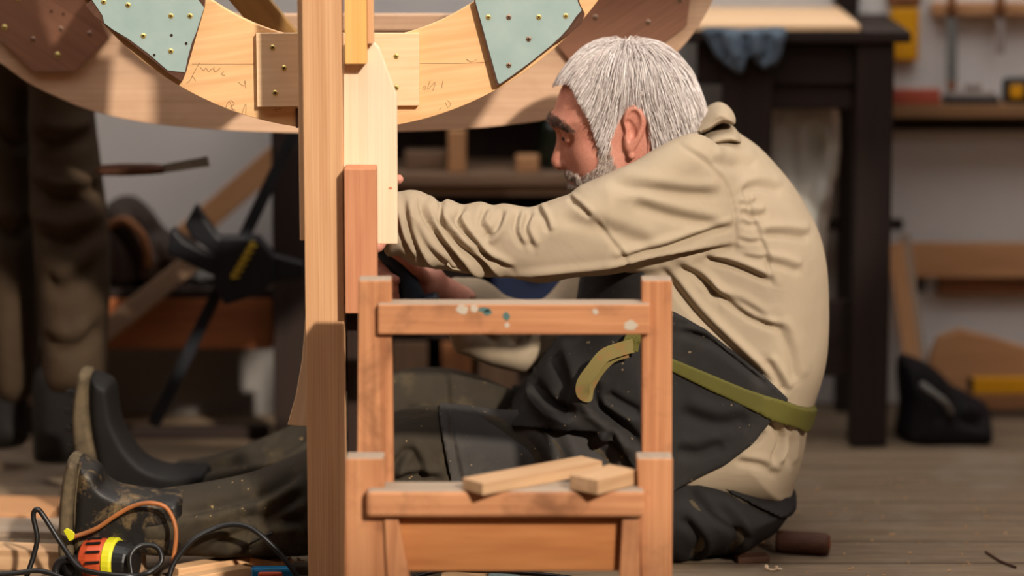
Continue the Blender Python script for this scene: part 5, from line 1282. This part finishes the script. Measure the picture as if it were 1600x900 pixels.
def flow_hair(p, rng, s):
    rx = (p[:, 0] - CR[0]); d = np.stack([rx * 6.0, (p[:, 1] - HC) * 5.0, -np.full(len(p), .55) - .6 * np.abs(rx)], 1)
    fr = p[:, 0] < P(930, 100, .05)[0]; d[fr, 0] -= .2
    d /= np.linalg.norm(d, axis=1)[:, None]; d = d + rng.normal(0, s, d.shape) * [1, .4, .6]; return d / np.linalg.norm(d, axis=1)[:, None]
strands('hair_strands', hv, hn, HAIRP, 13000, flow_hair, .048, .009, .00060, M['hair'], hair, spread=.20, slack=.005)
# beard, moustache, eyebrow
BG_ = grid([(.04, .22, .0026)], [(-.01, .20, .0030)], [(.48, .75, .0026)])
bh = head_sdf(BG_, False); bv, bf = nets(bh - .0005, BG_); bn = vnormals(bv, bf)
BEARD = XZ([(934, 222), (946, 214), (954, 218), (957, 232), (958, 248), (968, 262), (972, 282), (955, 310), (930, 330), (905, 330), (890, 308), (888, 292), (900, 289), (908, 284), (914, 272), (926, 262), (936, 252)], .03)
MOUS = XZ([(882, 266), (892, 264), (904, 268), (914, 276), (912, 286), (903, 284), (892, 281), (884, 276)], .06)
def flow_b(p, rng, s):
    d = np.tile(np.array([-.35, 0, -.9]), (len(p), 1)) + rng.normal(0, s, (len(p), 3)); return d / np.linalg.norm(d, axis=1)[:, None]
def flow_m(p, rng, s):
    d = np.tile(np.array([.55, 0, -.7]), (len(p), 1)) + rng.normal(0, s, (len(p), 3)); return d / np.linalg.norm(d, axis=1)[:, None]
strands('beard', bv, bn, BEARD, 7000, flow_b, .011, .003, .00036, M['beard'], man, spread=.35, steps=4, target=.002, slack=.003, toneb=.08)['label'] = 'short grey beard'
strands('moustache', bv, bn, MOUS, 700, flow_m, .012, .004, .00050, M['beard'], man, spread=.25, steps=4, target=.003, slack=.003, toneb=-.12)
BROW = XZ([(854, 192), (857, 181), (866, 178), (880, 186), (894, 197), (898, 204), (888, 202), (874, 197), (862, 196)], .06)  # brow hairs; the rear end also fills in the shadow above the eye
def flow_e(p, rng, s):
    d = np.tile(np.array([.5, 0, -.35]), (len(p), 1)) + rng.normal(0, s, (len(p), 3)); d[:, 1] = np.where(p[:, 1] < HC, -.5, .5); return d / np.linalg.norm(d, axis=1)[:, None]
for sd_ in (-1, 1): strands('eyebrow', bv, bn, BROW, 420, flow_e, .008, .002, .00036, M['brow'], man, spread=.3, steps=4, target=.002, slack=.004, side=sd_)

# the cordless driver in the right hand
dr = empty('power_driver', P(630, 450, .03), 'dark blue cordless driver held by the man behind the reddish block', 'power driver')
q = spline([P(592, 376, .020), P(606, 396, .024), P(622, 418, .024), (P(636, 444, .022)), P(646, 470, .020)], 5)
tube('grip', q, np.interp(np.linspace(0, 1, len(q)), [0, .3, .6, 1], [.0165, .0150, .0165, .021]), M['drill'], dr, 18)
b0 = P(646, 472, .020); beam('battery', b0 + [.002, 0, .006], b0 + [.010, 0, -.030], .075, .055, M['drill'], dr, .006)
m0 = P(592, 366, .02)
tube('motor_body', [m0 + [.035, 0, -.012], m0 + [.03, 0, -.010], m0 + [-.05, 0, .012], m0 + [-.062, 0, .015]], [.018, .024, .024, .018], M['drill'], dr, 20)
tube('chuck', [m0 + [-.062, 0, .015], m0 + [-.070, 0, .017], m0 + [-.095, 0, .023], m0 + [-.10, 0, .024]], [.014, .017, .014, .006], M['gunk'], dr, 16)
tube('bit', [m0 + [-.10, 0, .024], m0 + [-.112, 0, .026]], [.003, .003], M['steel'], dr, 8)
